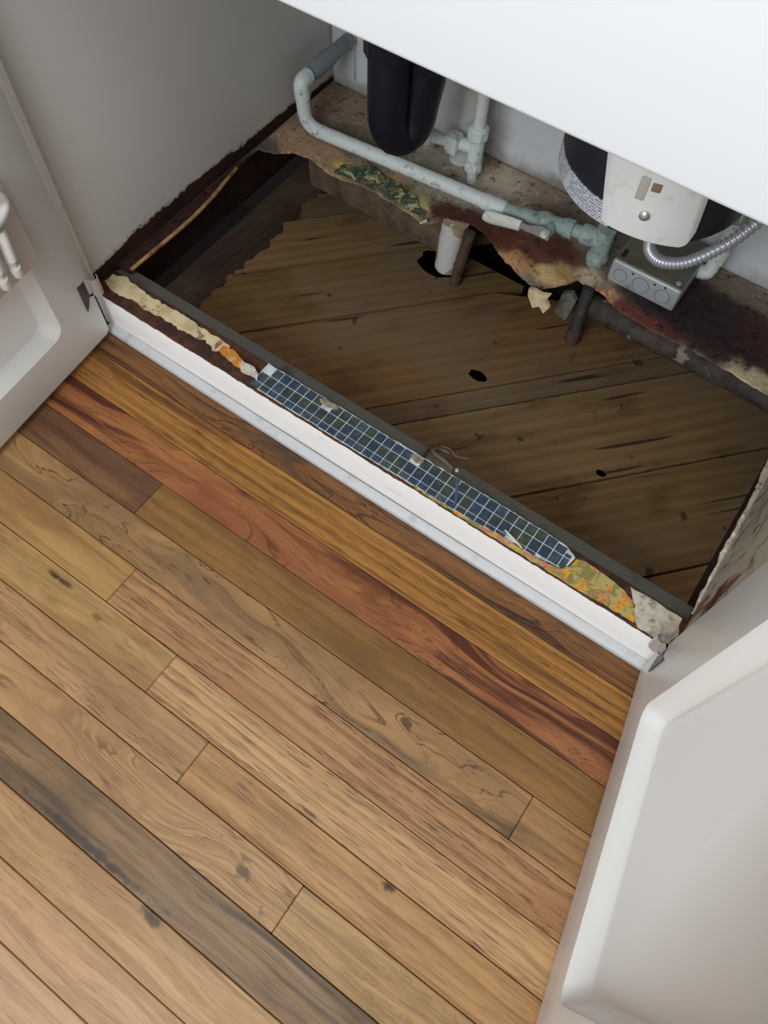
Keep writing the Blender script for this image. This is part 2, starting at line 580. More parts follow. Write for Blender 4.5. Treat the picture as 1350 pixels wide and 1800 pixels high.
# joist board beside the broken board ends, and the earth below the house
rot_wood = pine('rotten_wood', lin(66, 48, 34), lin(38, 26, 18), 9, 85)
jb = MB().rings([[(-0.05, 0.03, -0.075), (0.062, 0.03, -0.036), (0.062, 0.03, -0.09), (-0.05, 0.03, -0.13)],
                 [(-0.05, 0.60, -0.075), (0.075, 0.60, -0.034), (0.075, 0.60, -0.09), (-0.05, 0.60, -0.13)]])
jb.build('joist', rot_wood, subfloor, smooth=False)
earth = plain('crawlspace_earth', lin(30, 22, 16), 0.95, dirt=lin(16, 12, 9), dirt_amt=0.6, dscale=14, bump=0.6, bscale=60)
g = MB().box(-0.76, 1.76, -1.17, 0.75, -0.36, -0.34).build('ground', earth)
tag(g, kind='structure')
block_m = plain('light_block_dark', lin(44, 38, 34), 0.95, dirt=lin(24, 20, 18), dirt_amt=0.5, dscale=20, bump=0.6)  # dark walls added to keep room light out of the crawlspace
tag(MB().box(-0.76, -0.70, -1.17, 0.601, -0.34, -0.031).build('block_wall_left', block_m), kind='structure')
tag(MB().box(1.70, 1.76, -1.17, 0.601, -0.34, -0.031).build('block_wall_right', block_m), kind='structure')
tag(MB().box(-0.70, 1.70, -1.17, -1.12, -0.34, -0.031).build('block_wall_front', block_m), kind='structure')
tag(MB().box(-0.70, 1.70, 0.601, 0.70, -0.34, -0.0005).build('block_wall_back', block_m), kind='structure')

# ------------------------------------------------------------------ painted metal and wall materials
white = plain('white_enamel', lin(232, 229, 224), 0.32, spec=0.5)
white_bright = plain('white_apron_enamel', lin(240, 242, 244), 0.35)
plaster_t = NT('stained_plaster')
co = plaster_t.coord()
px, py, pz = plaster_t.xyz(co)
n1 = plaster_t.noise(co, 9, 5, 0.6)
n2 = plaster_t.noise(co, 40, 4, 0.6)
c = plaster_t.mix(plaster_t.ramp(n1, 0.45, 0.7), lin(214, 215, 216), lin(192, 190, 186))
h = plaster_t.math('SUBTRACT', pz, plaster_t.math('MULTIPLY', plaster_t.math('SUBTRACT', n1, 0.5), 0.10))
c = plaster_t.mix(plaster_t.ramp(h, 0.075, 0.115, 0.75, 0.0), c, lin(120, 104, 86))
c = plaster_t.mix(plaster_t.math('MULTIPLY', plaster_t.ramp(n2, 0.68, 0.76), 0.35), c, lin(130, 114, 98))
plaster_t.bump(n2, 0.5, 0.002)
plaster = plaster_t.base(c, 0.85)


def rusty_panel(name, paint, line, amp, streak=0.0):
    """painted steel whose lower edge is eaten by rust up to an uneven line"""
    t = NT(name)
    co = t.coord()
    x, y, z = t.xyz(co)
    n1 = t.noise(co, 14, 4, 0.6)
    n2 = t.noise(co, 75, 5, 0.7)
    n3 = t.noise(co, 190, 3, 0.6)
    e = t.math('SUBTRACT', z, line)
    # the eaten edge is highest in the middle of the panel
    e = t.math('ADD', e, t.math('MULTIPLY', t.math('POWER', t.math('ABSOLUTE', t.math('SUBTRACT', y, 0.24)), 2.0), 0.12))
    e = t.math('SUBTRACT', e, t.math('MULTIPLY', t.math('SUBTRACT', n1, 0.5), amp * 1.4))
    e = t.math('SUBTRACT', e, t.math('MULTIPLY', t.math('SUBTRACT', n2, 0.5), amp))
    rust = t.ramp(e, -0.0012, 0.0012, 1.0, 0.0)
    fleck = t.math('MULTIPLY', t.ramp(n3, 0.64, 0.68), t.ramp(e, 0.001, 0.018, 1.0, 0.0))
    halo = t.math('MULTIPLY', t.ramp(e, 0.0, 0.007, 1.0, 0.0), 0.5)
    spots = t.math('MULTIPLY', t.ramp(t.noise(t.coord((3, 3, 5)), 16, 2, 0.5), 0.765, 0.785), 0.7)
    col = t.mix(halo, paint, lin(150, 128, 98))
    col = t.mix(spots, col, lin(110, 104, 96))
    rc = t.mix(t.ramp(n1, 0.4, 0.65), lin(44, 24, 20), lin(70, 38, 24))
    rc = t.mix(t.ramp(n3, 0.55, 0.75), rc, lin(30, 18, 16))
    if streak:
        sn = t.noise(t.coord((0, 0, 0), (1, 22, 9)), 1.0, 4, 0.65)
        col = t.mix(t.math('MULTIPLY', t.ramp(sn, 0.50, 0.64), streak), col, lin(128, 84, 48))
        gr = t.noise(t.coord((4, 2, 1)), 36, 4, 0.6)
        col = t.mix(t.math('MULTIPLY', t.ramp(gr, 0.54, 0.7), streak), col, lin(128, 116, 92))
        rb = t.noise(t.coord((6, 1, 1)), 17, 4, 0.6)
        col = t.mix(t.math('MULTIPLY', t.ramp(rb, 0.56, 0.64), streak), col, lin(98, 52, 34))
    col = t.mix(rust, col, rc)
    col = t.mix(fleck, col, lin(60, 38, 28))
    t.bump(t.math('MULTIPLY', n2, t.math('ADD', rust, 0.08)), 0.7, 0.002)
    return t.base(col, t.math('ADD', t.math('MULTIPLY', rust, 0.45), 0.42), 0, 0.4)


left_paint = rusty_panel('left_panel_paint', lin(234, 232, 227), 0.1045, 0.018)
right_paint = rusty_panel('right_panel_paint', lin(206, 198, 180), 0.080, 0.004, 0.95)

# ------------------------------------------------------------------ sink cabinet
cab = thing('sink_cabinet', 'white painted steel sink cabinet with open doors and rusted out floor', 'cabinet', (0.457, 0.0, 0.0))
MB().box(-0.032, -0.012, 0.012, 0.60, 0.0, 0.90, 0.001).build('left_panel', left_paint, cab)
MB().box(0.927, 0.947, 0.012, 0.60, 0.0, 0.90, 0.001).build('right_panel', right_paint, cab)
# face stiles the doors close against
stile_m = plain('stile_enamel', lin(240, 238, 232), 0.4, dirt=lin(120, 110, 98), dirt_amt=0.1, dscale=60)
MB().box(-0.034, 0.0030, 0.006, 0.0115, 0.074, 0.66, 0.0015).build('stile', stile_m, cab)
MB().box(0.919, 0.949, 0.006, 0.0115, 0.074, 0.66, 0.0015).build('stile', stile_m, cab)

# front rail: painted toe face, ledge, turned-down inner flange
rail_t = NT('front_rail_paint')
co = rail_t.coord()
x, y, z = rail_t.xyz(co)
nn = rail_t.noise(co, 46, 5, 0.65)
sc_ = rail_t.noise(rail_t.coord((0, 0, 0), (9, 60, 60)), 1.0, 4, 0.7)
pc = rail_t.mix(rail_t.math('MULTIPLY', rail_t.ramp(sc_, 0.62, 0.72), 0.35), lin(248, 246, 243), lin(170, 160, 150))
edge = rail_t.math('ADD', z, rail_t.math('MULTIPLY', rail_t.math('SUBTRACT', nn, 0.5), 0.012))
lg = rail_t.ramp(edge, 0.0705, 0.0715)
n6 = rail_t.noise(co, 120, 4, 0.6)
rc = rail_t.mix(rail_t.ramp(nn, 0.45, 0.6), lin(52, 28, 16), lin(84, 46, 20))
rc = rail_t.mix(rail_t.ramp(n6, 0.6, 0.72), rc, lin(34, 20, 14))
rail_m = rail_t.base(rail_t.mix(lg, pc, rc), rail_t.ramp(lg, 0, 1, 0.35, 0.8))
rail = MB().rings([[(xx, 0.009, 0.004), (xx, 0.009, 0.0738), (xx, 0.0095, 0.0748), (xx, 0.0105, 0.0752), (xx, 0.0535, 0.0752), (xx, 0.0545, 0.0735), (xx, 0.0545, 0.0715), (xx, 0.012, 0.0715), (xx, 0.012, 0.004)] for xx in [-0.012 + k * 0.939 / 60 for k in range(61)]])
# slight dents along the toe face
for v in rail.bm.verts:
    if v.co.y < 0.0125:
        v.co.y += 0.0006 * noise.noise((v.co.x * 9, 0, 2))
rail = rail.build('front_rail', rail_m, cab)
flange_m = plain('grey_primer_flange', lin(92, 88, 80), 0.55, dirt=lin(62, 54, 46), dirt_amt=0.3, dscale=22)
MB().prism([(0.0548, 0.0725), (0.0556, 0.0735), (0.0745, 0.0695), (0.0752, 0.0685), (0.0752, 0.0600), (0.0744, 0.0600), (0.0742, 0.0680), (0.0548, 0.0712)], 'X', -0.010, 0.5395).build('inner_flange', flange_m, cab)
MB().prism([(0.0548, 0.0725), (0.0556, 0.0735), (0.0745, 0.0695), (0.0752, 0.0685), (0.0752, 0.0600), (0.0744, 0.0600), (0.0742, 0.0680), (0.0548, 0.0712)], 'X', 0.5455, 0.926).build('inner_flange', flange_m, cab)

# apron above the doors; top and bowl added out of view to shade inside
MB().box(-0.034, 0.949, -0.020, 0.002, 0.646, 0.868, 0.004, 3).build('front_apron', white_bright, cab)
MB().box(-0.045, 0.96, -0.035, 0.60, 0.87, 0.905, 0.006, 2).build('unseen_worktop', white_bright, cab)
MB().box(0.10, 0.86, 0.07, 0.52, 0.66, 0.87, 0.03, 4).build('unseen_bowl', plain('bowl_enamel', lin(120, 120, 118), 0.5), cab)

# rusted floor pan: a strip at the left wall and the torn piece along the back wall
left_edge = [(0.0125, 0.062), (0.014, 0.12), (0.0145, 0.19), (0.010, 0.255), (-0.002, 0.325), (-0.006, 0.37), (-0.004, 0.384)]
back_edge = [(0.02, 0.392), (0.045, 0.410), (0.071, 0.417), (0.100, 0.412), (0.136, 0.408), (0.195, 0.419), (0.254, 0.415), (0.305, 0.408), (0.318, 0.414), (0.332, 0.436), (0.368, 0.450),
             (0.395, 0.448), (0.422, 0.433), (0.45, 0.420), (0.5, 0.404), (0.525, 0.409), (0.545, 0.430), (0.56, 0.450), (0.60, 0.446), (0.64, 0.430), (0.70, 0.426), (0.76, 0.428), (0.82, 0.424), (0.88, 0.420), (0.914, 0.418)]
right_edge = [(0.9175, 0.40), (0.9165, 0.33), (0.9185, 0.27), (0.9205, 0.268), (0.9205, 0.24), (0.9215, 0.16), (0.9235, 0.10), (0.9245, 0.062)]
pan_out = ragged(left_edge + back_edge + right_edge, 0.004, 0.0022, 4, 70, closed=False) + [(0.9268, 0.062), (0.9268, 0.598), (-0.0118, 0.598), (-0.0118, 0.062)]


def inside(p, poly):
    c = False
    n = len(poly)
    for i in range(n):
        a, b = poly[i], poly[i - 1]
        if (a[1] > p[1]) != (b[1] > p[1]) and p[0] < (b[0] - a[0]) * (p[1] - a[1]) / (b[1] - a[1]) + a[0]:
            c = not c
    return c


grid = []
for i in range(-3, 235):
    for j in range(15, 150):
        p = (i * 0.004 + rnd.uniform(-.001, .001), j * 0.004 + rnd.uniform(-.001, .001))
        if (p[0] < 0.02 or p[1] > 0.39 or p[0] > 0.91) and inside(p, pan_out) and -0.010 < p[0] < 0.925 and p[1] < 0.596:
            grid.append(p)


def pan_z(x, y):
    z = 0.0016 * noise.noise((x * 30, y * 30, 1)) + 0.0022 * noise.noise((x * 9, y * 9, 4)) + 0.0008 * noise.noise((x * 110, y * 110, 8))
    f = max(0.0, (0.47 - y) / 0.06) if x > 0.3 and y > 0.38 else 0
    if 0.36 < x < 0.58:
        z += -0.006 * min(f, 1.2) + 0.006 * noise.noise((x * 38, y * 38, 2)) * min(f, 1)
    return z


BLOBS = [  # x, y, rx, ry, colour, weight : stains, rust and scraps of old lining on the pan
    (0.05, 0.55, 0.10, 0.05, (120, 100, 84), 1), (0.11, 0.50, 0.06, 0.035, (88, 84, 70), 1), (0.03, 0.43, 0.05, 0.03, (150, 122, 96), 1),
    (0.09, 0.435, 0.04, 0.022, (140, 112, 86), 0.9), (0.133, 0.430, 0.016, 0.013, (196, 164, 84), 1.3), (0.157, 0.437, 0.013, 0.012, (156, 140, 92), 1), (0.185, 0.440, 0.024, 0.017, (52, 66, 56), 1.6),
    (0.222, 0.444, 0.014, 0.014, (176, 122, 56), 1.4), (0.245, 0.440, 0.022, 0.02, (96, 92, 56), 1.3), (0.272, 0.436, 0.022, 0.018, (152, 140, 88), 1.3), (0.292, 0.428, 0.012, 0.012, (190, 176, 128), 1.2),
    (0.215, 0.535, 0.07, 0.05, (134, 126, 116), 1.2), (0.30, 0.49, 0.05, 0.03, (128, 120, 106), 1.1), (0.16, 0.50, 0.05, 0.03, (98, 88, 70), 0.8), (0.37, 0.545, 0.05, 0.035, (164, 152, 132), 1.1),
    (0.33, 0.447, 0.030, 0.020, (74, 38, 32), 1.7), (0.385, 0.455, 0.04, 0.022, (78, 40, 32), 1.7), (0.43, 0.455, 0.04, 0.022, (96, 52, 36), 1.4), (0.355, 0.438, 0.012, 0.005, (150, 104, 78), 1.2),
    (0.465, 0.428, 0.022, 0.014, (166, 122, 82), 1.5), (0.487, 0.452, 0.018, 0.012, (104, 58, 40), 1.3), (0.515, 0.432, 0.020, 0.014, (190, 156, 108), 1.6), (0.535, 0.447, 0.014, 0.012, (150, 116, 74), 1.2),
    (0.50, 0.485, 0.05, 0.022, (84, 44, 32), 1.3), (0.44, 0.50, 0.05, 0.02, (110, 76, 58), 0.9), (0.42, 0.565, 0.04, 0.028, (120, 104, 92), 1), (0.47, 0.55, 0.05, 0.03, (96, 80, 70), 0.9), (0.56, 0.54, 0.06, 0.04, (104, 94, 86), 1), (0.64, 0.57, 0.06, 0.03, (110, 102, 94), 1),
    (0.575, 0.465, 0.02, 0.012, (178, 154, 130), 1.2), (0.61, 0.442, 0.016, 0.010, (170, 122, 92), 1.2), (0.67, 0.436, 0.05, 0.012, (118, 62, 54), 1.4), (0.72, 0.440, 0.03, 0.012, (96, 50, 44), 1.1),
    (0.73, 0.50, 0.09, 0.05, (46, 34, 36), 2.2), (0.80, 0.47, 0.05, 0.03, (52, 34, 34), 1.8), (0.82, 0.51, 0.04, 0.035, (74, 42, 38), 1.4), (0.85, 0.434, 0.035, 0.014, (186, 166, 136), 1.6),
    (0.89, 0.50, 0.04, 0.06, (90, 48, 36), 1.4), (0.77, 0.57, 0.10, 0.02, (104, 92, 80), 1.2),
    (0.0, 0.10, 0.02, 0.06, (50, 27, 22), 2), (0.0, 0.20, 0.02, 0.06, (54, 29, 24), 2), (0.0, 0.30, 0.02, 0.06, (58, 32, 26), 2), (0.0, 0.385, 0.03, 0.03, (92, 84, 76), 1.5),
    (0.92, 0.2, 0.02, 0.15, (176, 166, 148), 2),
]
BL = [(x, y, rx, ry, lin(*c_), w) for (x, y, rx, ry, c_, w) in BLOBS]


def pan_col(x, y):
    wx = x + 0.010 * noise.noise((x * 45, y * 45, 11)) + 0.005 * noise.noise((x * 130, y * 130, 5))
    wy = y + 0.010 * noise.noise((x * 45, y * 45, 17)) + 0.005 * noise.noise((x * 130, y * 130, 9))
    tot = 0.05
    c0 = lin(122, 106, 90)
    acc = [c0[i] * tot for i in range(3)]
    for (bx, by, rx, ry, cc, w) in BL:
        d = ((wx - bx) / rx) ** 2 + ((wy - by) / ry) ** 2
        if d < 9:
            k = w * w * math.exp(-d * 2.2)
            tot += k
            for i in range(3):
                acc[i] += cc[i] * k
    g_ = [a / tot for a in acc]
    return [min(0.8, v * (1.15 + min(1.0, max(0.0, (g_[1] - 0.04) * 9)) * 0.55)) for v in g_]


pan_t = NT('rusted_floor_pan')
at = pan_t.n('ShaderNodeAttribute', attribute_name='stain')
co = pan_t.coord()
n1 = pan_t.noise(co, 160, 5, 0.7)
n2 = pan_t.noise(co, 60, 4, 0.6)
n4 = pan_t.noise(co, 330, 3, 0.6)
c = pan_t.mix(pan_t.math('MULTIPLY', pan_t.ramp(n1, 0.55, 0.72), 0.55), at.outputs['Color'], lin(40, 26, 20))
c = pan_t.mix(pan_t.math('MULTIPLY', pan_t.ramp(n2, 0.60, 0.75), 0.2), c, lin(120, 80, 56))
c = pan_t.mix(pan_t.math('MULTIPLY', pan_t.ramp(n4, 0.68, 0.74), 0.5), c, lin(176, 160, 136))
n7 = pan_t.noise(pan_t.coord((4, 2, 0)), 70, 6, 0.7, 0.1)
n8 = pan_t.noise(pan_t.coord((9, 5, 0)), 48, 6, 0.7, 0.2)
c = pan_t.mix(pan_t.ramp(n7, 0.55, 0.64), c, pan_t.mix(1.0, c, (0.42, 0.36, 0.33, 1), 'MULTIPLY'))
c = pan_t.mix(pan_t.ramp(n8, 0.58, 0.61), c, pan_t.mix(1.0, c, (1.55, 1.45, 1.35, 1), 'MULTIPLY'))
pan_t.bump(pan_t.math('ADD', n1, n2), 0.8, 0.0025)
pan_m = pan_t.base(c, 0.8, 0, 0.3)
pan = MB().poly(pan_out, 0.0765, 0.080, (), grid, pan_z).build('floor_pan', pan_m, cab, angle=60)
ca_ = pan.data.color_attributes.new('stain', 'FLOAT_COLOR', 'POINT')
for i, v in enumerate(pan.data.vertices):
    cc = pan_col(v.co.x, v.co.y)
    ca_.data[i].color = (cc[0], cc[1], cc[2], 1)

# raw broken lip of the pan along the left wall, and its curled paint
lip_m = plain('torn_lip', lin(188, 146, 92), 0.8, dirt=lin(84, 46, 26), dirt_amt=0.75, dscale=42, bump=0.4)
lp = spline([(0.0135, 0.066, 0.0815), (0.0150, 0.12, 0.082), (0.0155, 0.19, 0.082), (0.0105, 0.25, 0.082), (0.004, 0.29, 0.0825), (-0.001, 0.325, 0.083)], 10)
MB().tube(lp, [0.0028 + 0.0014 * abs(noise.noise((i * 0.4, 1, 1))) for i in range(len(lp))], 8).build('torn_lip', lip_m, cab)

# ------------------------------------------------------------------ doors
def rrect(u0, u1, z0, z1, r, v, n=6):
    out = []
    for (cu, cz, a0) in ((u1 - r, z1 - r, 0), (u0 + r, z1 - r, 90), (u0 + r, z0 + r, 180), (u1 - r, z0 + r, 270)):
        for k in range(n + 1):
            a = R(a0 + 90 * k / n)
            out.append((cu + r * math.cos(a), v, cz + r * math.sin(a)))
    return out


chrome = plain('hinge_nickel', lin(206, 204, 200), 0.3, 0.45)
chrome_dark = plain('hinge_dark_leaf', lin(72, 60, 56), 0.35, 0.5)


def make_door(M, W, right, hinge_z):
    """local u along the door from its hinge, inner face at v=0, body towards negative v"""
    Z0, Z1 = 0.0125, 0.628
    d = MB()
    rings = [rrect(0.012, W - 0.012, Z0 + 0.012, Z1 - 0.012, 0.006, -0.028), rrect(0.003, W - 0.003, Z0 + 0.003, Z1 - 0.003, 0.008, -0.027), rrect(0, W, Z0, Z1, 0.009, -0.023),
             rrect(0, W, Z0, Z1, 0.009, -0.0025), rrect(0.0007, W - 0.0007, Z0 + 0.0007, Z1 - 0.0007, 0.009, -0.0007), rrect(0.0025, W - 0.0025, Z0 + 0.0025, Z1 - 0.0025, 0.009, 0.0),
             rrect(0.071, W - 0.071, 0.080, Z1 - 0.07, 0.020, 0.0)]
    d.rings(rings, True, False)
    d.xform(M)
    door = d.build('cabinet_door', white, cab)
    p = MB()
    D = 0.0235
    rr = []
    for k in range(7):
        t = k / 6
        v = -D * (0.5 - 0.5 * math.cos(math.pi * t)) * 0.35 - D * t * 0.65
        o = 0.0165 * t
        rr.append(rrect(0.071 + o, W - 0.071 - o, 0.080 + o, Z1 - 0.07 - o, 0.020 - 0.006 * t, v))
    rr[0] = rrect(0.071, W - 0.071, 0.080, Z1 - 0.07, 0.020, 0.0)
    p.rings(rr, False, True)
    p.xform(M)
    p.build('recessed_panel', white, door, angle=50)
    # curled sheet hinge
    h = MB()
    prof = []
    r0 = 0.0085
    cx, cy = -0.0035, 0.0060
    for k in range(15):
        a = R(-62 + k * 17)
        prof.append((cx + r0 * math.cos(a) * 0.9, cy + r0 * math.sin(a)))
    prof = [(0.019, 0.0012), (0.012, 0.0010), (0.006, -0.0002)] + prof
    inner = [(a * 0.86 + cx * 0.14, b * 0.86 + cy * 0.14) for a, b in prof[3:]]
    inner = [(0.019, 0.0002), (0.012, -0.0003), (0.006, -0.0012)] + inner
    ring = prof + inner[::-1]
    h.rings([[(q[0], q[1], hinge_z - 0.015) for q in ring], [(q[0], q[1], hinge_z + 0.015) for q in ring]])
    h.xform(M)
    h.build('hinge', chrome, door, angle=40)
    t = MB()
    t.prism([(0.022, hinge_z + 0.014), (0.022, hinge_z - 0.034), (0.016, hinge_z - 0.026), (0.009, hinge_z - 0.012), (0.009, hinge_z + 0.014)], 'Y', 0.0004, 0.0016)
    t.xform(M)
    t.build('hinge_leaf', chrome_dark, door)
    return door


aR, aL = R(11.145), R(5.64)
# columns of M: u axis, v axis, z axis
MR = Matrix(((math.sin(aR), -math.cos(aR), 0, 0.914), (-math.cos(aR), -math.sin(aR), 0, -0.003), (0, 0, 1, 0), (0, 0, 0, 1)))
ML = Matrix(((math.sin(aL), math.cos(aL), 0, 0.014), (-math.cos(aL), math.sin(aL), 0, -0.006), (0, 0, 1, 0), (0, 0, 0, 1)))
door_l = make_door(ML, 0.455, False, 0.112)
door_r = make_door(MR, 0.453, True, 0.094)

# shoe moulding along the toe
shoe_m = plain('shoe_paint', lin(194, 194, 194), 0.45, dirt=lin(168, 166, 164), dirt_amt=0.25, dscale=40)
sh = MB().rings([[(xx, -0.0035, 0.0006), (xx, -0.0035, 0.0045), (xx, -0.0028, 0.0068), (xx, 0.0005, 0.0092), (xx, 0.0045, 0.0108), (xx, 0.0088, 0.0115), (xx, 0.0088, 0.0006)] for xx in [0.0 + k * 0.93 / 40 for k in range(41)]])
for v in sh.bm.verts:
    v.co.y += 0.0012 * math.sin(max(0, min(1, v.co.x / 0.93)) * math.pi) * -2.2
sh = sh.build('trim_1', shoe_m)
tag(sh, kind='structure')

# wall behind
w = MB().box(-0.76, 1.76, 0.601, 0.72, 0.0, 1.5).build('wall_back', plaster)
tag(w, kind='structure')
MB().box(-0.008, 0.036, 0.5945, 0.601, 0.10, 0.64, 0.001).build('corner_batten', plaster, w)

# crawlspace side of the wall: the sill board and the old round rail under the pan
sill = MB()
sp = [(0.058 + k * 0.01, 0) for k in range(29)]
sill.rings([[(x_, 0.437 + 0.0015 * noise.noise((x_ * 40, 0, 1)), 0.070), (x_, 0.434 + 0.002 * noise.noise((x_ * 60, 1, 1)), 0.058), (x_, 0.436 + 0.002 * noise.noise((x_ * 40, 5, 1)), 0.006 + 0.004 * noise.noise((x_ * 50, 2, 2))), (x_, 0.470, 0.0), (x_, 0.470, 0.070)] for x_, _ in sp])
sill = sill.build('sill_board', plain('sill_wood', lin(104, 86, 66), 0.85, dirt=lin(58, 40, 28), dirt_amt=0.6, dscale=30, bump=0.7, bscale=120))
tag(sill, 'brown weathered sill board under the torn pan edge, left of the white pipe stub', 'board')

iron_t = NT('flaking_iron')
co = iron_t.coord()
i1 = iron_t.noise(co, 38, 4, 0.6)
i2 = iron_t.noise(co, 26, 3, 0.55, 0.4)
c = iron_t.mix(iron_t.ramp(i1, 0.4, 0.7), lin(78, 68, 60), lin(46, 36, 32))
c = iron_t.mix(iron_t.ramp(i2, 0.60, 0.63), c, lin(136, 124, 110))
iron_t.bump(i1, 0.8, 0.002)
iron = iron_t.base(c, 0.75, 0.1)
bar_pts = [(0.588 + k * 0.0135, 0.458 + 0.001 * noise.noise((k * 0.5, 1, 1)), 0.034 + 0.0015 * noise.noise((k * 0.3, 7, 1))) for k in range(26)]
tag(MB().tube(bar_pts, [0.019 + 0.0015 * noise.noise((k * 0.6, 3, 3)) for k in range(26)], 18).build('iron_rail', iron), 'thick dark brown round rail running along under the right back of the pan', 'pipe')

# ------------------------------------------------------------------ scraps of shelf lining on the front ledge
LZ = 0.0754
cream_t = NT('cream_lining')
co = cream_t.coord()
a1 = cream_t.noise(co, 55, 5, 0.65)
a2 = cream_t.noise(cream_t.coord((2, 5, 0), (1, 0.6, 1)), 26, 4, 0.65, 0.8)
a3 = cream_t.noise(co, 130, 3, 0.6)
c = cream_t.mix(cream_t.ramp(a1, 0.4, 0.7), lin(226, 206, 164), lin(196, 170, 124))
c = cream_t.mix(cream_t.math('MULTIPLY', cream_t.ramp(a2, 0.60, 0.68), 0.85), c, lin(112, 66, 32))
c = cream_t.mix(cream_t.math('MULTIPLY', cream_t.ramp(a3, 0.68, 0.73), 0.8), c, lin(70, 56, 44))
cream_t.bump(a1, 0.6, 0.001)
cream_m = cream_t.base(c, 0.75)
paleg_t = plain('pale_lining', lin(216, 206, 184), 0.7, dirt=lin(112, 92, 68), dirt_amt=0.55, dscale=90, bump=0.3)


def scrap(name, pts, mat, label, z=LZ, th=0.0009, seed=1, amp=0.002, step=0.005, curl=0.0006):
    out = ragged(pts, step, amp, seed, 110)
    b = MB().poly(out, z, z + th, (), (), lambda x, y: curl * noise.noise((x * 60, y * 60, seed)) + abs(curl) * 0.6)
    return tag(b.build(name, mat), label, 'shelf liner')


scrap('liner_scrap', [(-0.006, 0.046), (0.012, 0.052), (0.07, 0.047), (0.12, 0.050), (0.165, 0.048), (0.20, 0.046), (0.222, 0.046), (0.224, 0.034), (0.205, 0.026), (0.185, 0.033), (0.155, 0.027), (0.12, 0.029), (0.085, 0.023), (0.055, 0.028), (0.03, 0.020), (0.008, 0.024), (-0.004, 0.030)], cream_m,
      'cream stained lining scrap left on the rusty ledge beside the left door hinge', seed=3, amp=0.0045)
or_m = plain('orange_lining', lin(206, 132, 46), 0.6, dirt=lin(232, 206, 150), dirt_amt=0.35, dscale=90)
scrap('liner_scrap', [(0.212, 0.040), (0.232, 0.042), (0.252, 0.036), (0.262, 0.026), (0.246, 0.022), (0.228, 0.026), (0.214, 0.030)], or_m, 'small orange torn lining scrap between the cream scrap and the blue grid lining', z=LZ + 0.0012, seed=5)
scrap('liner_scrap', [(0.252, 0.034), (0.272, 0.037), (0.285, 0.030), (0.290, 0.020), (0.278, 0.022), (0.262, 0.020), (0.255, 0.026)], plain('white_scrap', lin(226, 216, 200), 0.6, dirt=lin(150, 96, 50), dirt_amt=0.6, dscale=120), 'tiny curled white and brown lining scrap at the left tip of the blue grid lining', z=LZ + 0.0016, th=0.0012, seed=6, curl=0.002)

# blue printed mosaic lining, each little square a raised piece
mos = thing('mosaic_liner', 'long torn strip of dark blue grid shelf lining on the front ledge', 'shelf liner', (0.53, 0.03, LZ))
grout_t = NT('grout_lines')
co = grout_t.coord()
gx, gy, gz = grout_t.xyz(co)
gn = grout_t.noise(co, 40, 3, 0.6)
grout = grout_t.base(grout_t.mix(grout_t.ramp(gn, 0.45, 0.7), lin(222, 228, 226), lin(176, 182, 178)), 0.45)
X0, PXT, PYT = 0.284, 0.01452, 0.0163
ncol = 34
mos_out = [(X0 - 0.002, 0.0545), (X0 + 0.25, 0.0535), (0.5, 0.0545), (0.70, 0.0545), (0.760, 0.0535), (0.776, 0.045), (0.774, 0.030), (0.766, 0.0225), (0.748, 0.020), (0.726, 0.017), (0.70, 0.0185), (0.66, 0.0145), (0.61, 0.0125), (0.54, 0.0115), (0.45, 0.0108), (0.35, 0.0110), (0.30, 0.0115), (X0 + 0.004, 0.016), (X0, 0.030)]
mos_rag = ragged(mos_out, 0.004, 0.0012, 9, 140)
MB().poly(mos_rag, LZ, LZ + 0.0007).build('backing', grout, mos)
tile_m = []
for i, (r_, g_, b_) in enumerate(((64, 78, 96), (58, 70, 86), (70, 82, 94), (62, 70, 72), (70, 76, 72), (56, 68, 94), (70, 74, 90))):
    t = NT('blue_square_%d' % i)
    n_ = t.noise(t.coord((i, 0, 0)), 90, 3, 0.6)
    tile_m.append(t.base(t.mix(t.ramp(n_, 0.4, 0.75), lin(r_, g_, b_), lin(r_ + 22, g_ + 22, b_ + 18)), 0.22, 0, 0.6))
for r_ in range(3):
    yl = (0.0060, 0.0223, 0.0390)[r_]
    yh = (0.0213, 0.0378, 0.0550)[r_]
    for k in range(ncol):
        xl = X0 + k * PXT + 0.0005
        q = [(xl, yl), (xl + PXT - 0.0011, yl), (xl + PXT - 0.0011, yh), (xl, yh)]
        # keep what lies on the torn strip
        lo = min((p[1] for p in mos_rag if p[1] < 0.032 and abs(p[0] - xl - PXT / 2) < PXT * 0.7), default=0.02) + 0.0014
        hi = min((p[1] for p in mos_rag if p[1] > 0.040 and abs(p[0] - xl - PXT / 2) < PXT * 0.7), default=0.05) - 0.0008
        q = [(min(p[0], 0.772), min(max(p[1], lo), hi)) for p in q]
        if q[2][1] - q[0][1] < 0.003 or q[1][0] - q[0][0] < 0.004:
            continue
        if r_ == 2 and k in (7, 8) or (r_ == 2 and k == 17):
            if k != 8:
                continue
        w_ = noise.noise((k * 0.22, r_ * 0.4, 2.0)) * 4 + rnd.uniform(-1, 1)
        mt = tile_m[int(abs(w_ * 1.6 + 1)) % 7] if w_ < 0.8 else tile_m[3 + rnd.randint(0, 1)]
        MB().poly(q, LZ + 0.0007, LZ + 0.0011).build('square', mt, mos, smooth=False)
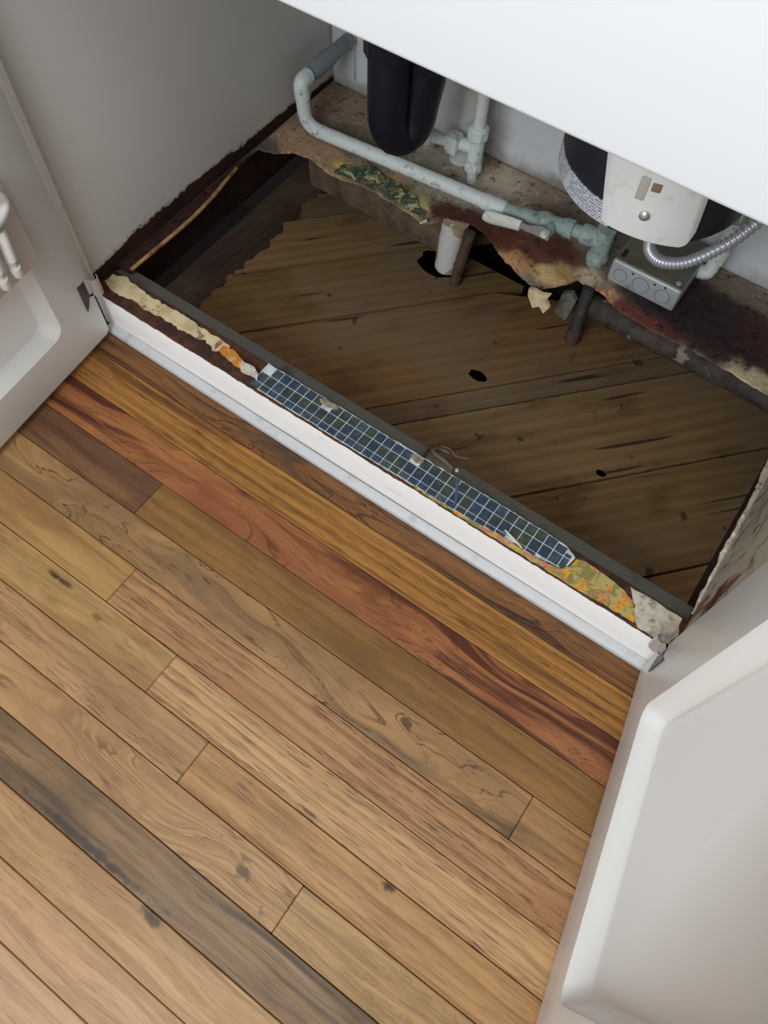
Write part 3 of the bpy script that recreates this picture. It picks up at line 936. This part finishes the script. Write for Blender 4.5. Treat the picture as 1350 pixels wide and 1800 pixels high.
# dirt crust over two bare spots of the strip
crust = plain('grey_crust', lin(164, 156, 134), 0.9, dirt=lin(92, 84, 68), dirt_amt=0.7, dscale=160, bump=0.8)
for (cx, cy, rx, ry, lb) in ((0.392, 0.0485, 0.016, 0.005, 'rough grey dirt crust on the left part of the blue grid lining'), (0.538, 0.0475, 0.010, 0.005, 'small grey dirt crust on the blue grid lining below the bent metal tab')):
    o = scrap('dirt_crust', [(cx + rx * math.cos(a * 0.5), cy + ry * math.sin(a * 0.5)) for a in range(12)], crust, lb, z=LZ + 0.0012, th=0.0008, seed=cx * 50, amp=0.002, step=0.002)
    o['category'] = 'dirt'
# crease in the lining
tag(MB().poly([(0.596, 0.0525), (0.5990, 0.0515), (0.6065, 0.041), (0.6165, 0.020), (0.614, 0.0195), (0.604, 0.037)], LZ + 0.0012, LZ + 0.0018).build('liner_fold', plain('fold_blue', lin(84, 98, 124), 0.3)), 'folded diagonal crease flap across the blue grid lining', 'shelf liner')

# older flowered lining
fl_t = NT('flower_print')
co = fl_t.coord()
f1 = fl_t.noise(co, 62, 3, 0.5, 0.6)
f2 = fl_t.noise(fl_t.coord((5, 3, 0)), 48, 3, 0.5, 0.8)
f3 = fl_t.noise(fl_t.coord((1, 8, 0)), 75, 3, 0.55, 0.5)
f4 = fl_t.noise(fl_t.coord((1, 2, 0)), 190, 3, 0.6)
c = fl_t.mix(fl_t.ramp(f1, 0.44, 0.52), lin(196, 176, 104), lin(146, 142, 78))
c = fl_t.mix(fl_t.ramp(f2, 0.53, 0.58), c, lin(228, 172, 56))
c = fl_t.mix(fl_t.ramp(f3, 0.53, 0.58), c, lin(204, 134, 104))
c = fl_t.mix(fl_t.math('MULTIPLY', fl_t.ramp(f2, 0.62, 0.66), 1.0), c, lin(232, 132, 32))
c = fl_t.mix(fl_t.math('MULTIPLY', fl_t.ramp(f4, 0.64, 0.70), 0.7), c, lin(96, 90, 48))
flower = fl_t.base(c, 0.5)
scrap('flowered_liner', [(0.536, 0.0105), (0.56, 0.0108), (0.60, 0.0118), (0.65, 0.0135), (0.69, 0.0172), (0.725, 0.016), (0.748, 0.0185), (0.768, 0.021), (0.7765, 0.030), (0.778, 0.044), (0.790, 0.048), (0.815, 0.047), (0.845, 0.042), (0.860, 0.036), (0.868, 0.026), (0.874, 0.0125), (0.80, 0.0098), (0.70, 0.0095), (0.60, 0.0095)], flower,
      'yellow and orange flowered lining scrap on the right part of the ledge', z=LZ, th=0.0006, seed=12, amp=0.0013, step=0.004, curl=0.0004)
scrap('liner_scrap', [(0.850, 0.0500), (0.885, 0.0515), (0.919, 0.0505), (0.923, 0.030), (0.918, 0.0100), (0.880, 0.0095), (0.872, 0.018), (0.866, 0.032)], paleg_t, 'pale dirty lining scrap at the right end of the ledge by the right hinge', z=LZ - 0.0001, th=0.0005, seed=15, curl=0.0003)
# splinter lying on the lining, peeled paint edge
tag(MB().tube([(0.686, 0.0255, LZ + 0.003), (0.700, 0.0215, LZ + 0.0028), (0.716, 0.017, LZ + 0.0025)], [0.0012, 0.0019, 0.0010], 6).build('splinter', plain('pale_splinter', lin(214, 208, 190), 0.7)), 'pale splinter lying across the lower edge of the blue grid lining', 'splinter')

# bent tab, nail head and wire in the gap of the inner flange
tab = thing('bent_tab', 'bent brown metal tab sticking out at the gap in the inner flange', 'metal tab', (0.565, 0.066, 0.072))
tm = plain('tab_metal', lin(92, 80, 66), 0.6, 0.2, dirt=lin(50, 40, 32), dirt_amt=0.4, dscale=60)
MB().tube(spline([(0.584, 0.063, 0.076), (0.570, 0.065, 0.079), (0.556, 0.066, 0.080), (0.549, 0.070, 0.079), (0.553, 0.077, 0.077), (0.566, 0.081, 0.074)], 6), 0.0035, 8).build('curl', tm, tab)
MB().box(0.546, 0.586, 0.0555, 0.066, 0.0735, 0.0765, 0.001).build('plate', tm, tab)
tag(MB().lathe([(0, 0.0015), (0.002, 0.0016), (0.0025, 0.0033), (0.0045, 0.0026), (0.0052, 0.0008)], (0.5885, 0.0665, 0.0685), 'Z', 12).build('nail', plain('nail_head', lin(214, 196, 176), 0.4, 0.3)), 'pale round nail head beside the bent metal tab', 'nail')
tag(MB().tube(spline([(0.552, 0.082, 0.076), (0.562, 0.0835, 0.080), (0.570, 0.083, 0.079), (0.577, 0.081, 0.077), (0.592, 0.087, 0.076)], 6), 0.0007, 6).build('wire', plain('wire_bare', lin(150, 128, 104), 0.4, 0.5)), 'thin bent bare wire end above the metal tab', 'wire')

# ------------------------------------------------------------------ gas line with lever valve
pipe_paint = plain('pipe_paint_grey_white', lin(220, 227, 222), 0.5, dirt=lin(112, 104, 92), dirt_amt=0.22, dscale=70)
pipe_grey = plain('pipe_paint_grey', lin(128, 138, 140), 0.5, dirt=lin(90, 92, 90), dirt_amt=0.3, dscale=30)
pipe_green = plain('pipe_paint_greenish', lin(158, 174, 166), 0.5, dirt=lin(96, 100, 88), dirt_amt=0.35, dscale=60, bump=0.3)
gas = thing('gas_pipe', 'grey white painted gas pipe with lever valve running along the back of the cabinet', 'pipe', (0.3, 0.475, 0.08))
A, B, C_ = (0.030, 0.590, 0.171), (0.030, 0.462, 0.168), (0.034, 0.462, 0.094)
D_ = (0.400, 0.479, 0.106)
E_ = (0.500, 0.484, 0.122)
F_ = (0.566, 0.487, 0.128)
MB().tube([A, (0.030, 0.53, 0.170)], 0.0118).build('pipe_length', pipe_grey, gas)
MB().tube([(0.030, 0.545, 0.170), (0.030, 0.535, 0.170), (0.030, 0.498, 0.169), (0.030, 0.490, 0.169)], [0.0125, 0.0142, 0.0142, 0.0125]).build('coupling', pipe_grey, gas)
MB().tube([(0.030, 0.497, 0.169), (0.030, 0.468, 0.168)], 0.0108).build('pipe_length', pipe_grey, gas)
MB().tube(fillet([(0.030, 0.482, 0.168), B, (0.032, 0.462, 0.142)], 0.016, 8), 0.0125).build('elbow', pipe_paint, gas)
MB().tube(fillet([(0.031, 0.462, 0.150), C_, (0.09, 0.4645, 0.0955), D_], 0.03, 10), 0.0112).build('pipe_length', pipe_paint, gas)
MB().tube([(0.368, 0.4775, 0.1045), (0.372, 0.4777, 0.1048), (0.404, 0.479, 0.106), (0.408, 0.479, 0.106)], [0.0118, 0.0128, 0.0128, 0.0118]).build('coupling', pipe_paint, gas)
MB().tube([(0.405, 0.479, 0.106), (0.47, 0.4825, 0.117)], 0.0105).build('pipe_length', pipe_green, gas)
valve = MB()
valve.tube([(0.462, 0.482, 0.1155), (0.468, 0.4823, 0.1165), (0.478, 0.483, 0.118), (0.484, 0.4832, 0.119), (0.498, 0.484, 0.1215), (0.506, 0.4845, 0.1225), (0.520, 0.485, 0.1245)], [0.0125, 0.0145, 0.0145, 0.0115, 0.0115, 0.0140, 0.0140], 10)
valve.lathe([(0, 0.0085), (-0.018, 0.0080), (-0.022, 0.006)], (0.489, 0.478, 0.121), 'Y', 12)
valve.build('valve_body', pipe_green, gas)
MB().tube([(0.518, 0.485, 0.124), (0.540, 0.486, 0.1265)], 0.0100).build('pipe_length', pipe_green, gas)
el = MB()
el.tube([(0.532, 0.4855, 0.126), (0.535, 0.4857, 0.1262), (0.548, 0.4863, 0.127), (0.551, 0.4865, 0.1272)], [0.0130, 0.0150, 0.0150, 0.0130], 14)
el.tube(fillet([(0.545, 0.486, 0.127), F_, (0.566, 0.487, 0.096)], 0.016, 8), 0.0140, 16)
el.tube([(0.566, 0.487, 0.104), (0.566, 0.487, 0.101), (0.566, 0.487, 0.088), (0.566, 0.487, 0.085)], [0.0145, 0.0165, 0.0165, 0.0145], 16)
el.tube([(0.566, 0.487, 0.120), (0.566, 0.487, 0.152)], [0.0140, 0.0140], 16)
el.build('tee', pipe_green, gas)
MB().tube([(0.566, 0.487, 0.095), (0.566, 0.487, 0.070)], 0.0105).build('pipe_length', pipe_green, gas)
# lever: bent metal blade with a white grip sleeve
lv_grip = plain('lever_grip_white', lin(226, 226, 214), 0.5, dirt=lin(150, 130, 96), dirt_amt=0.15, dscale=80)
lever = MB()
lever.rings([[(x_, 0.4535 + 0.0012 * s_ + (0.004 if x_ < 0.45 else 0.0), z_ + h_ * w_) for (s_, h_) in ((-1, -1), (-1, 1), (1, 1), (1, -1))] for (x_, z_, w_) in ((0.435, 0.1125, 0.005), (0.446, 0.114, 0.005), (0.458, 0.1175, 0.0055), (0.470, 0.121, 0.007), (0.482, 0.1235, 0.0095), (0.496, 0.1235, 0.0090))])
lv = lever.build('lever', plain('lever_steel', lin(176, 180, 178), 0.4, 0.4), gas)
gr = MB()
ring_pts = []
for (x_, z_, w_) in ((0.3835, 0.1003, 0.0035), (0.3855, 0.1010, 0.0080), (0.390, 0.1020, 0.0105), (0.399, 0.1038, 0.0115), (0.43, 0.1108, 0.0105), (0.4475, 0.1146, 0.0092)):
    ring_pts.append([(x_, 0.4555 + 0.0060 * math.cos(a) * (0.6 if w_ < 0.004 else 1), z_ + w_ * math.sin(a)) for a in [k * math.pi / 6 for k in range(12)]])
gr.rings(ring_pts)
gr.build('grip', lv_grip, lv)
MB().hexa((0.488, 0.4515, 0.1235), 0.0062, 0.005, 'Y').build('nut', pipe_paint, lv)

# water stop and its two small pipes
stop = thing('water_stop', 'grey painted water stop with union nuts in front of the white riser pipe', 'pipe fitting', (0.31, 0.53, 0.08))
MB().tube([(0.224, 0.510, 0.1375), (0.229, 0.511, 0.1377), (0.243, 0.514, 0.138), (0.247, 0.515, 0.138)], [0.0125, 0.0145, 0.0145, 0.012], 8).build('union_nut', pipe_paint, stop)
MB().tube([(0.244, 0.514, 0.138), (0.300, 0.527, 0.1400)], 0.0090).build('pipe_length', pipe_paint, stop)
MB().box(0.272, 0.294, 0.508, 0.532, 0.126, 0.156, 0.004, 2).build('stop_body', pipe_paint, stop)
MB().tube([(0.317, 0.531, 0.170), (0.317, 0.531, 0.102)], [0.0125, 0.0125]).tube([(0.290, 0.526, 0.140), (0.317, 0.531, 0.140)], 0.0105).build('tee', pipe_paint, stop)
MB().tube([(0.317, 0.531, 0.178), (0.317, 0.531, 0.175), (0.317, 0.531, 0.160), (0.317, 0.531, 0.157)], [0.013, 0.0165, 0.0165, 0.014], 8).build('union_nut', pipe_paint, stop)
MB().tube([(0.317, 0.531, 0.115), (0.317, 0.531, 0.112), (0.317, 0.531, 0.102), (0.317, 0.531, 0.099)], [0.0125, 0.0142, 0.0142, 0.012], 8).build('union_nut', pipe_paint, stop)
MB().tube([(0.317, 0.531, 0.62), (0.317, 0.531, 0.165)], 0.0095).build('pipe_length', pipe_paint, stop)
MB().tube([(0.317, 0.531, 0.105), (0.318, 0.531, 0.078)], 0.0082).build('pipe_length', pipe_paint, stop)

riser_m = plain('riser_white', lin(214, 212, 204), 0.5, dirt=lin(150, 140, 120), dirt_amt=0.25, dscale=26)
tag(MB().tube([(0.276, 0.566, 0.077), (0.284, 0.568, 0.17), (0.300, 0.572, 0.62)], 0.0205, 24).build('riser_pipe', riser_m), 'thick white riser pipe standing against the back wall behind the water stop', 'pipe')

stub_t = NT('stub_chipped_white')
co = stub_t.coord()
s1 = stub_t.noise(co, 21, 3, 0.5, 0.3)
s2 = stub_t.noise(co, 90, 3, 0.6)
c = stub_t.mix(stub_t.ramp(s1, 0.505, 0.52), lin(206, 204, 198), lin(168, 150, 116))
c = stub_t.mix(stub_t.math('MULTIPLY', stub_t.ramp(s2, 0.70, 0.74), 0.7), c, lin(80, 70, 60))
stub_m = stub_t.base(c, 0.55)
tag(MB().tube([(0.339, 0.439, -0.10), (0.342, 0.442, 0.030), (0.345, 0.444, 0.078)], 0.0215, 24).build('pipe_stub', stub_m), 'short chipped white pipe stub rising through the hole in the boards', 'pipe')
rust_m = plain('brown_rusty_pipe', lin(84, 66, 54), 0.8, 0.1, dirt=lin(46, 32, 26), dirt_amt=0.6, dscale=60, bump=0.5)
tag(MB().tube([(0.371, 0.413, -0.04), (0.374, 0.420, 0.02), (0.377, 0.434, 0.078)], 0.0092, 14).build('thin_pipe', rust_m), 'thin rusty brown pipe right beside the white pipe stub', 'pipe')
dp = thing('drop_pipe', 'dark pipe with end cap hanging from the pan down to the diagonal boards', 'pipe', (0.587, 0.424, -0.019))
MB().tube([(0.581, 0.445, 0.078), (0.584, 0.436, 0.03), (0.587, 0.427, 0.002)], 0.0095, 14).build('pipe_length', plain('dark_pipe', lin(62, 60, 58), 0.7, 0.2, dirt=lin(120, 112, 104), dirt_amt=0.15, dscale=50), dp)
MB().tube([(0.5865, 0.4275, 0.006), (0.587, 0.427, 0.003), (0.588, 0.424, -0.016), (0.588, 0.424, -0.019)], [0.0105, 0.0118, 0.0118, 0.0105], 14).build('end_cap', rust_m, dp)

# crumbling remains of old lining along the torn pan edge
gl = NT('crumbled_green_lining')
co = gl.coord()
g1 = gl.noise(co, 70, 4, 0.6, 0.8)
g2 = gl.noise(gl.coord((3, 1, 0)), 60, 4, 0.6, 1.0)
g3 = gl.noise(gl.coord((7, 2, 0)), 150, 4, 0.65, 0.5)
c = gl.mix(gl.ramp(g1, 0.46, 0.54), lin(60, 78, 66), lin(120, 116, 76))
c = gl.mix(gl.ramp(g2, 0.56, 0.61), c, lin(196, 186, 142))
c = gl.mix(gl.ramp(g2, 0.30, 0.36, 1, 0), c, lin(190, 140, 70))
c = gl.mix(gl.math('MULTIPLY', gl.ramp(g3, 0.55, 0.62), 0.8), c, lin(40, 40, 34))
gl.bump(g3, 0.8, 0.002)
gl_m = gl.base(c, 0.75)
scrap('liner_scrap', [(0.128, 0.409), (0.16, 0.414), (0.195, 0.420), (0.225, 0.417), (0.254, 0.416), (0.285, 0.411), (0.302, 0.410), (0.300, 0.424), (0.282, 0.430), (0.270, 0.444), (0.245, 0.440), (0.228, 0.454), (0.20, 0.449), (0.17, 0.458), (0.15, 0.440), (0.134, 0.436)], gl_m, 'crumbled dark green and yellow lining remains on the torn pan edge under the gas pipe', z=0.0815, th=0.0012, seed=21, amp=0.004, step=0.004, curl=0.0025)
# torn scraps hanging at the pan edge
tn = MB()
tp = [(0.506, 0.398, 0.070), (0.517, 0.394, 0.078), (0.528, 0.397, 0.074), (0.541, 0.400, 0.077), (0.5365, 0.398, 0.066), (0.546, 0.395, 0.058), (0.541, 0.391, 0.046), (0.531, 0.393, 0.053), (0.522, 0.391, 0.046), (0.515, 0.394, 0.052), (0.508, 0.396, 0.060)]
tn.rings([[(p[0], p[1] - 0.003, p[2]) for p in tp], [(p[0], p[1] + 0.002, p[2] + 0.001) for p in tp]])
tag(tn.build('torn_scrap', cream_m, angle=30), 'ragged cream scrap hanging from the rusty pan edge left of the dark pipe', 'scrap')
gs = MB().rings([[(0.545, 0.432, 0.012), (0.567, 0.428, 0.010), (0.572, 0.430, 0.055), (0.560, 0.434, 0.062), (0.546, 0.436, 0.050)], [(0.545, 0.440, 0.012), (0.567, 0.436, 0.010), (0.572, 0.438, 0.055), (0.560, 0.442, 0.062), (0.546, 0.444, 0.050)]])
tag(gs.build('grey_block', plain('mortar_grey', lin(112, 108, 102), 0.9, dirt=lin(70, 66, 60), dirt_amt=0.5, dscale=50, bump=0.6)), 'grey mortar lump under the pan edge behind the dark pipe', 'rubble')
tag(MB().tube([(0.304, 0.401, 0.0805), (0.312, 0.409, 0.0845)], [0.0018, 0.0024], 6).build('splinter', plain('white_chip', lin(206, 196, 178), 0.7)), 'tiny white chip on the pan edge above the white pipe stub', 'splinter')

# ------------------------------------------------------------------ black drain trap
black = plain('black_plastic', lin(24, 29, 38), 0.42, spec=0.35)
trap = thing('drain_trap', 'black plastic drain trap with round bend hanging under the sink', 'drain trap', (0.24, 0.41, 0.19))
u1 = Vector((0.247, 0.388, 0))
u2 = Vector((0.270, 0.427, 0))
mid = (u1 + u2) / 2
half = (u2 - u1) / 2
zc = 0.253
pts = [u1 + Vector((0, 0, 0.66))] + [u1 + Vector((0, 0, 0.34))]
for k in range(15):
    a = math.pi * k / 14
    pts.append(mid - half * math.cos(a) + Vector((0, 0, zc - 0.040 * math.sin(a))))
pts += [u2 + Vector((0.006, 0.002, 0.29)), u2 + Vector((0.011, 0.004, 0.33))]
MB().tube(pts, 0.0290, 24).build('bend', black, trap)
MB().tube(fillet([u2 + Vector((0.009, 0.003, 0.31)), u2 + Vector((0.011, 0.004, 0.362)), (0.235, 0.53, 0.362), (0.225, 0.60, 0.366)], 0.03, 8), 0.0262, 24).build('waste_arm', black, trap)
MB().lathe([(0, 0.030), (0.002, 0.034), (0.026, 0.034), (0.028, 0.030)], (u1.x, u1.y, 0.335), 'Z', 10).build('slip_nut', black, trap)
MB().lathe([(0, 0.029), (0.002, 0.033), (0.022, 0.033), (0.024, 0.029)], (u2.x + 0.010, u2.y + 0.004, 0.312), 'Z', 10).build('slip_nut', black, trap)

# ------------------------------------------------------------------ waste disposer
disp = thing('waste_disposer', 'black round waste disposer with white cover plate and printed label under the sink', 'disposer', (0.616, 0.405, 0.32))
DX, DY, DR, DZ = 0.616, 0.405, 0.113, 0.320
body_m = plain('disposer_black', lin(38, 44, 52), 0.45)
MB().lathe([(0.0, 0.075), (0.0, DR - 0.010), (0.003, DR - 0.003), (0.008, DR), (0.20, DR), (0.24, DR - 0.02), (0.30, 0.05), (0.36, 0.045)], (DX, DY, DZ), 'Z', 64).build('body', body_m, disp)


def wrap(a0, a1, z0, z1, r, th, n=24, f0=None, f1=None):
    outer, m_ = [], MB()
    rings = []
    for k in range(n + 1):
        t = k / n
        a = R(a0 + (a1 - a0) * t)
        lo = f0(t) if f0 else z0
        hi = f1(t) if f1 else z1
        rings.append([(DX + r * math.cos(a), DY + r * math.sin(a), lo), (DX + (r + th) * math.cos(a), DY + (r + th) * math.sin(a), lo), (DX + (r + th) * math.cos(a), DY + (r + th) * math.sin(a), hi), (DX + r * math.cos(a), DY + r * math.sin(a), hi)])
    return m_.rings(rings)


lab_t = NT('printed_label')
tc = lab_t.n('ShaderNodeTexCoord')
x, y, z = lab_t.xyz(lab_t.coord((-DX, -DY, 0)))
ang = lab_t.math('ARCTAN2', y, x)
cmb = lab_t.n('ShaderNodeCombineXYZ')
lab_t.link(lab_t.math('MULTIPLY', ang, 0.1), cmb.inputs[0])
lab_t.link(z, cmb.inputs[1])
vec = cmb.outputs[0]
rowf = lab_t.math('FRACT', lab_t.math('MULTIPLY', z, 290.0))
rowm = lab_t.ramp(lab_t.math('ABSOLUTE', lab_t.math('SUBTRACT', rowf, 0.5)), 0.20, 0.28, 1, 0)
wn = lab_t.noise(lab_t.coord((0, 0, 0), (420, 290, 1), vec=vec), 1.0, 1, 0.5)
blk = lab_t.noise(lab_t.coord((3, 0, 0), (60, 30, 1), vec=vec), 1.0, 1, 0.5)
ink = lab_t.math('MULTIPLY', lab_t.math('MULTIPLY', rowm, lab_t.ramp(wn, 0.42, 0.5)), lab_t.ramp(blk, 0.38, 0.42))
label_m = lab_t.base(lab_t.mix(lab_t.math('MULTIPLY', ink, 0.8), lin(214, 216, 226), lin(90, 94, 112)), 0.4)
wrap(150, 268, DZ + 0.0065, DZ + 0.034, DR, 0.0008, 40).build('label', label_m, disp)
MB_plate = MB()
rings = []
for k in range(41):
    t = k / 40
    lo = DZ + 0.0135 - 0.011 * t ** 1.5 + 0.020 * max(0.0, 1 - (1 - t) / 0.17) ** 2.4
    hi = DZ + 0.16
    ins, outs = [], []
    for j in range(7):
        z_ = lo + (hi - lo) * j / 6
        h_ = (z_ - DZ) / 0.08
        a = R((265.5 - 9.0 * h_) + t * (51.5 + 5.0 * h_))
        e_ = 0.002 * max(0, 1 - t * 16) + 0.003 * max(0, 1 - (1 - t) * 14)
        for lst, r_ in ((ins, DR + 0.0010), (outs, DR + 0.0060 - e_)):
            lst.append((DX + r_ * math.cos(a), DY + r_ * math.sin(a), z_))
    rings.append(ins + outs[::-1])
MB_plate.rings(rings)
MB_plate.build('cover_plate', plain('cover_plate_white', lin(246, 248, 244), 0.4, dirt=lin(196, 190, 170), dirt_amt=0.2, dscale=24), disp)
ax = R(285)
scp = Vector((DX + (DR + 0.006) * math.cos(ax), DY + (DR + 0.006) * math.sin(ax), DZ + 0.042))
sm = MB().lathe([(0, 0.0062), (0.002, 0.0060), (0.0042, 0.0035), (0.0048, 0.0008)], (0, 0, 0), 'Z', 16)
sm.xform(Matrix.Translation(scp) @ Vector((math.cos(ax), math.sin(ax), 0)).to_track_quat('Z', 'Y').to_matrix().to_4x4())
sm.build('screw', plain('screw_zinc', lin(206, 204, 196), 0.3, 0.7), disp)
ax2 = R(279.2)
for dz_, h_, nm, c_ in ((0.073, 0.014, 'cable_slot', lin(196, 194, 178)), (0.078, 0.005, 'slot_rust', lin(140, 122, 96))):
    a_ = ax2 if nm == 'cable_slot' else R(285.5)
    q = Vector((DX + (DR + 0.0062) * math.cos(a_), DY + (DR + 0.0062) * math.sin(a_), DZ + dz_))
    sl = MB().box(-h_, h_, -0.005, 0.005, -0.001, 0.0012, 0.0009, 2)
    f_ = Vector((math.cos(a_), math.sin(a_), 0))
    mm = Matrix((Vector((0, 0, 1)), f_.cross(Vector((0, 0, 1))), f_)).transposed().to_4x4()
    sl.xform(Matrix.Translation(q) @ mm)
    sl.build(nm, plain(nm + '_paint', c_, 0.6), disp)

# armoured cable
cable_pts = spline([(0.628, 0.470, 0.190), (0.640, 0.452, 0.180), (0.662, 0.440, 0.183), (0.690, 0.440, 0.198), (0.715, 0.448, 0.226), (0.738, 0.462, 0.262), (0.756, 0.49, 0.31), (0.765, 0.52, 0.40)], 26)
rr = []
for i in range(len(cable_pts)):
    rr.append(0.0086 if (i // 2) % 2 == 0 else 0.0068)
tag(MB().tube(cable_pts, rr, 14).build('armoured_cable', plain('cable_aluminium', lin(206, 208, 214), 0.35, 0.55), angle=80), 'silver ribbed armoured cable curving under the disposer above the steel box', 'cable')

# steel outlet box with knockouts
eb = thing('junction_box', 'flat steel junction box with three round knockouts on the rusty pan', 'junction box', (0.647, 0.52, 0.08))
gal = plain('galvanised', lin(186, 190, 192), 0.45, 0.25, dirt=lin(150, 150, 148), dirt_amt=0.3, dscale=40)
MB().box(0.594, 0.702, 0.468, 0.572, 0.0835, 0.1245, 0.004, 3).build('box_body', gal, eb)
cov = plain('cover_plate_shaded', lin(118, 114, 98), 0.6, 0.25, dirt=lin(86, 80, 66), dirt_amt=0.4, dscale=30)  # shade under the disposer put into this darker cover colour
MB().box(0.595, 0.701, 0.470, 0.571, 0.1245, 0.1268, 0.001, 1).build('cover', cov, eb)
for kx, kr in ((0.612, 0.0098), (0.645, 0.0122), (0.680, 0.0108)):
    k_ = MB().lathe([(0, kr), (-0.0008, kr), (-0.0010, kr - 0.0010), (-0.0004, kr - 0.0014), (-0.0006, 0.001)], (kx, 0.4682, 0.1035), 'Y', 28)
    k_.build('knockout', gal, eb)
    MB().lathe([(0.0, kr + 0.0009), (-0.0005, kr + 0.0009), (-0.0005, kr), (0.0, kr)], (kx, 0.4681, 0.1035), 'Y', 28).build('knockout_rim', plain('knockout_rim_grey', lin(120, 124, 126), 0.5, 0.3), eb)
hole_m = plain('hole_dark_disc', lin(24, 24, 24), 0.8)  # near-black discs and slot stand in for the shade inside openings
for kx, kz in ((0.6285, 0.1165), (0.6635, 0.1165), (0.679, 0.1195)):
    MB().lathe([(0, 0.0018), (-0.0005, 0.0018), (-0.0006, 0.0006)], (kx, 0.4681, kz), 'Y', 10).build('hole_dark_disc', hole_m, eb)
for kx, ky in ((0.692, 0.479), (0.604, 0.562)):
    MB().lathe([(0, 0.0042), (0.0016, 0.0038), (0.0022, 0.001)], (kx, ky, 0.1268), 'Z', 12).build('screw', gal, eb)
MB().box(0.600, 0.606, 0.478, 0.494, 0.1266, 0.1272).build('slot', hole_m, eb)

cd = thing('conduit', 'grey white conduit elbow rising behind the right side of the steel box', 'conduit', (0.718, 0.55, 0.09))
MB().tube(fillet([(0.701, 0.545, 0.104), (0.716, 0.548, 0.104), (0.716, 0.560, 0.135), (0.712, 0.566, 0.62)], 0.016, 8), 0.0105, 16).build('pipe_length', pipe_paint, cd)
MB().tube([(0.716, 0.556, 0.118), (0.716, 0.558, 0.121), (0.7158, 0.5605, 0.140), (0.7157, 0.561, 0.143)], [0.012, 0.0138, 0.0138, 0.012], 10).build('connector', pipe_paint, cd)
MB().tube([(0.7145, 0.563, 0.190), (0.7145, 0.563, 0.194), (0.714, 0.5635, 0.214), (0.714, 0.564, 0.218)], [0.012, 0.0140, 0.0140, 0.012], 8).build('coupling', pipe_green, cd)

# ------------------------------------------------------------------ white plastic rack on the left door
rk = thing('door_rack', 'white plastic rack with upright bars fixed to the inside of the left door', 'rack', (0.03, -0.1, 0.2))
rack_w = plain('rack_lit_white', lin(252, 250, 244), 0.35)  # lit look of the bars put into a whiter colour than the plate
rack_plate = plain('rack_plate_white', lin(214, 206, 198), 0.4)


def onL(mb):
    mb.xform(ML)
    return mb


pl = MB()
pl.rings([rrect(0.058, 0.235, 0.214, 0.345, 0.020, 0.0005), rrect(0.058, 0.235, 0.214, 0.345, 0.020, 0.0090), rrect(0.060, 0.233, 0.216, 0.343, 0.018, 0.0115)])
onL(pl).build('back_plate', rack_plate, rk)
for k in range(5):
    u_ = 0.0985 + k * 0.0225
    zb = 0.2255
    bar = MB()
    bar.tube([(u_, 0.0155, zb), (u_, 0.016, zb + 0.001), (u_, 0.0165, zb + 0.004), (u_, 0.0165, zb + 0.0155)], [0.0015, 0.0050, 0.0072, 0.0074], 14)
    bar.tube([(u_ - 0.001, 0.0165, zb + 0.0265), (u_ - 0.005, 0.0165, 0.286), (u_ - 0.006, 0.0155, 0.292)], [0.0074, 0.0074, 0.0066], 14)
    bar.tube([(u_, 0.0145, zb + 0.012), (u_, 0.0145, zb + 0.030)], 0.0052, 12)
    onL(bar).build('bar', rack_w, rk)
lp_pts = []
for k in range(33):
    a = 2 * math.pi * k / 32
    lp_pts.append((0.104 + 0.032 * math.cos(a), 0.0175, 0.320 + 0.0155 * math.sin(a)))
onL(MB().tube(lp_pts, 0.0072, 14, caps=False)).build('loop', rack_w, rk)
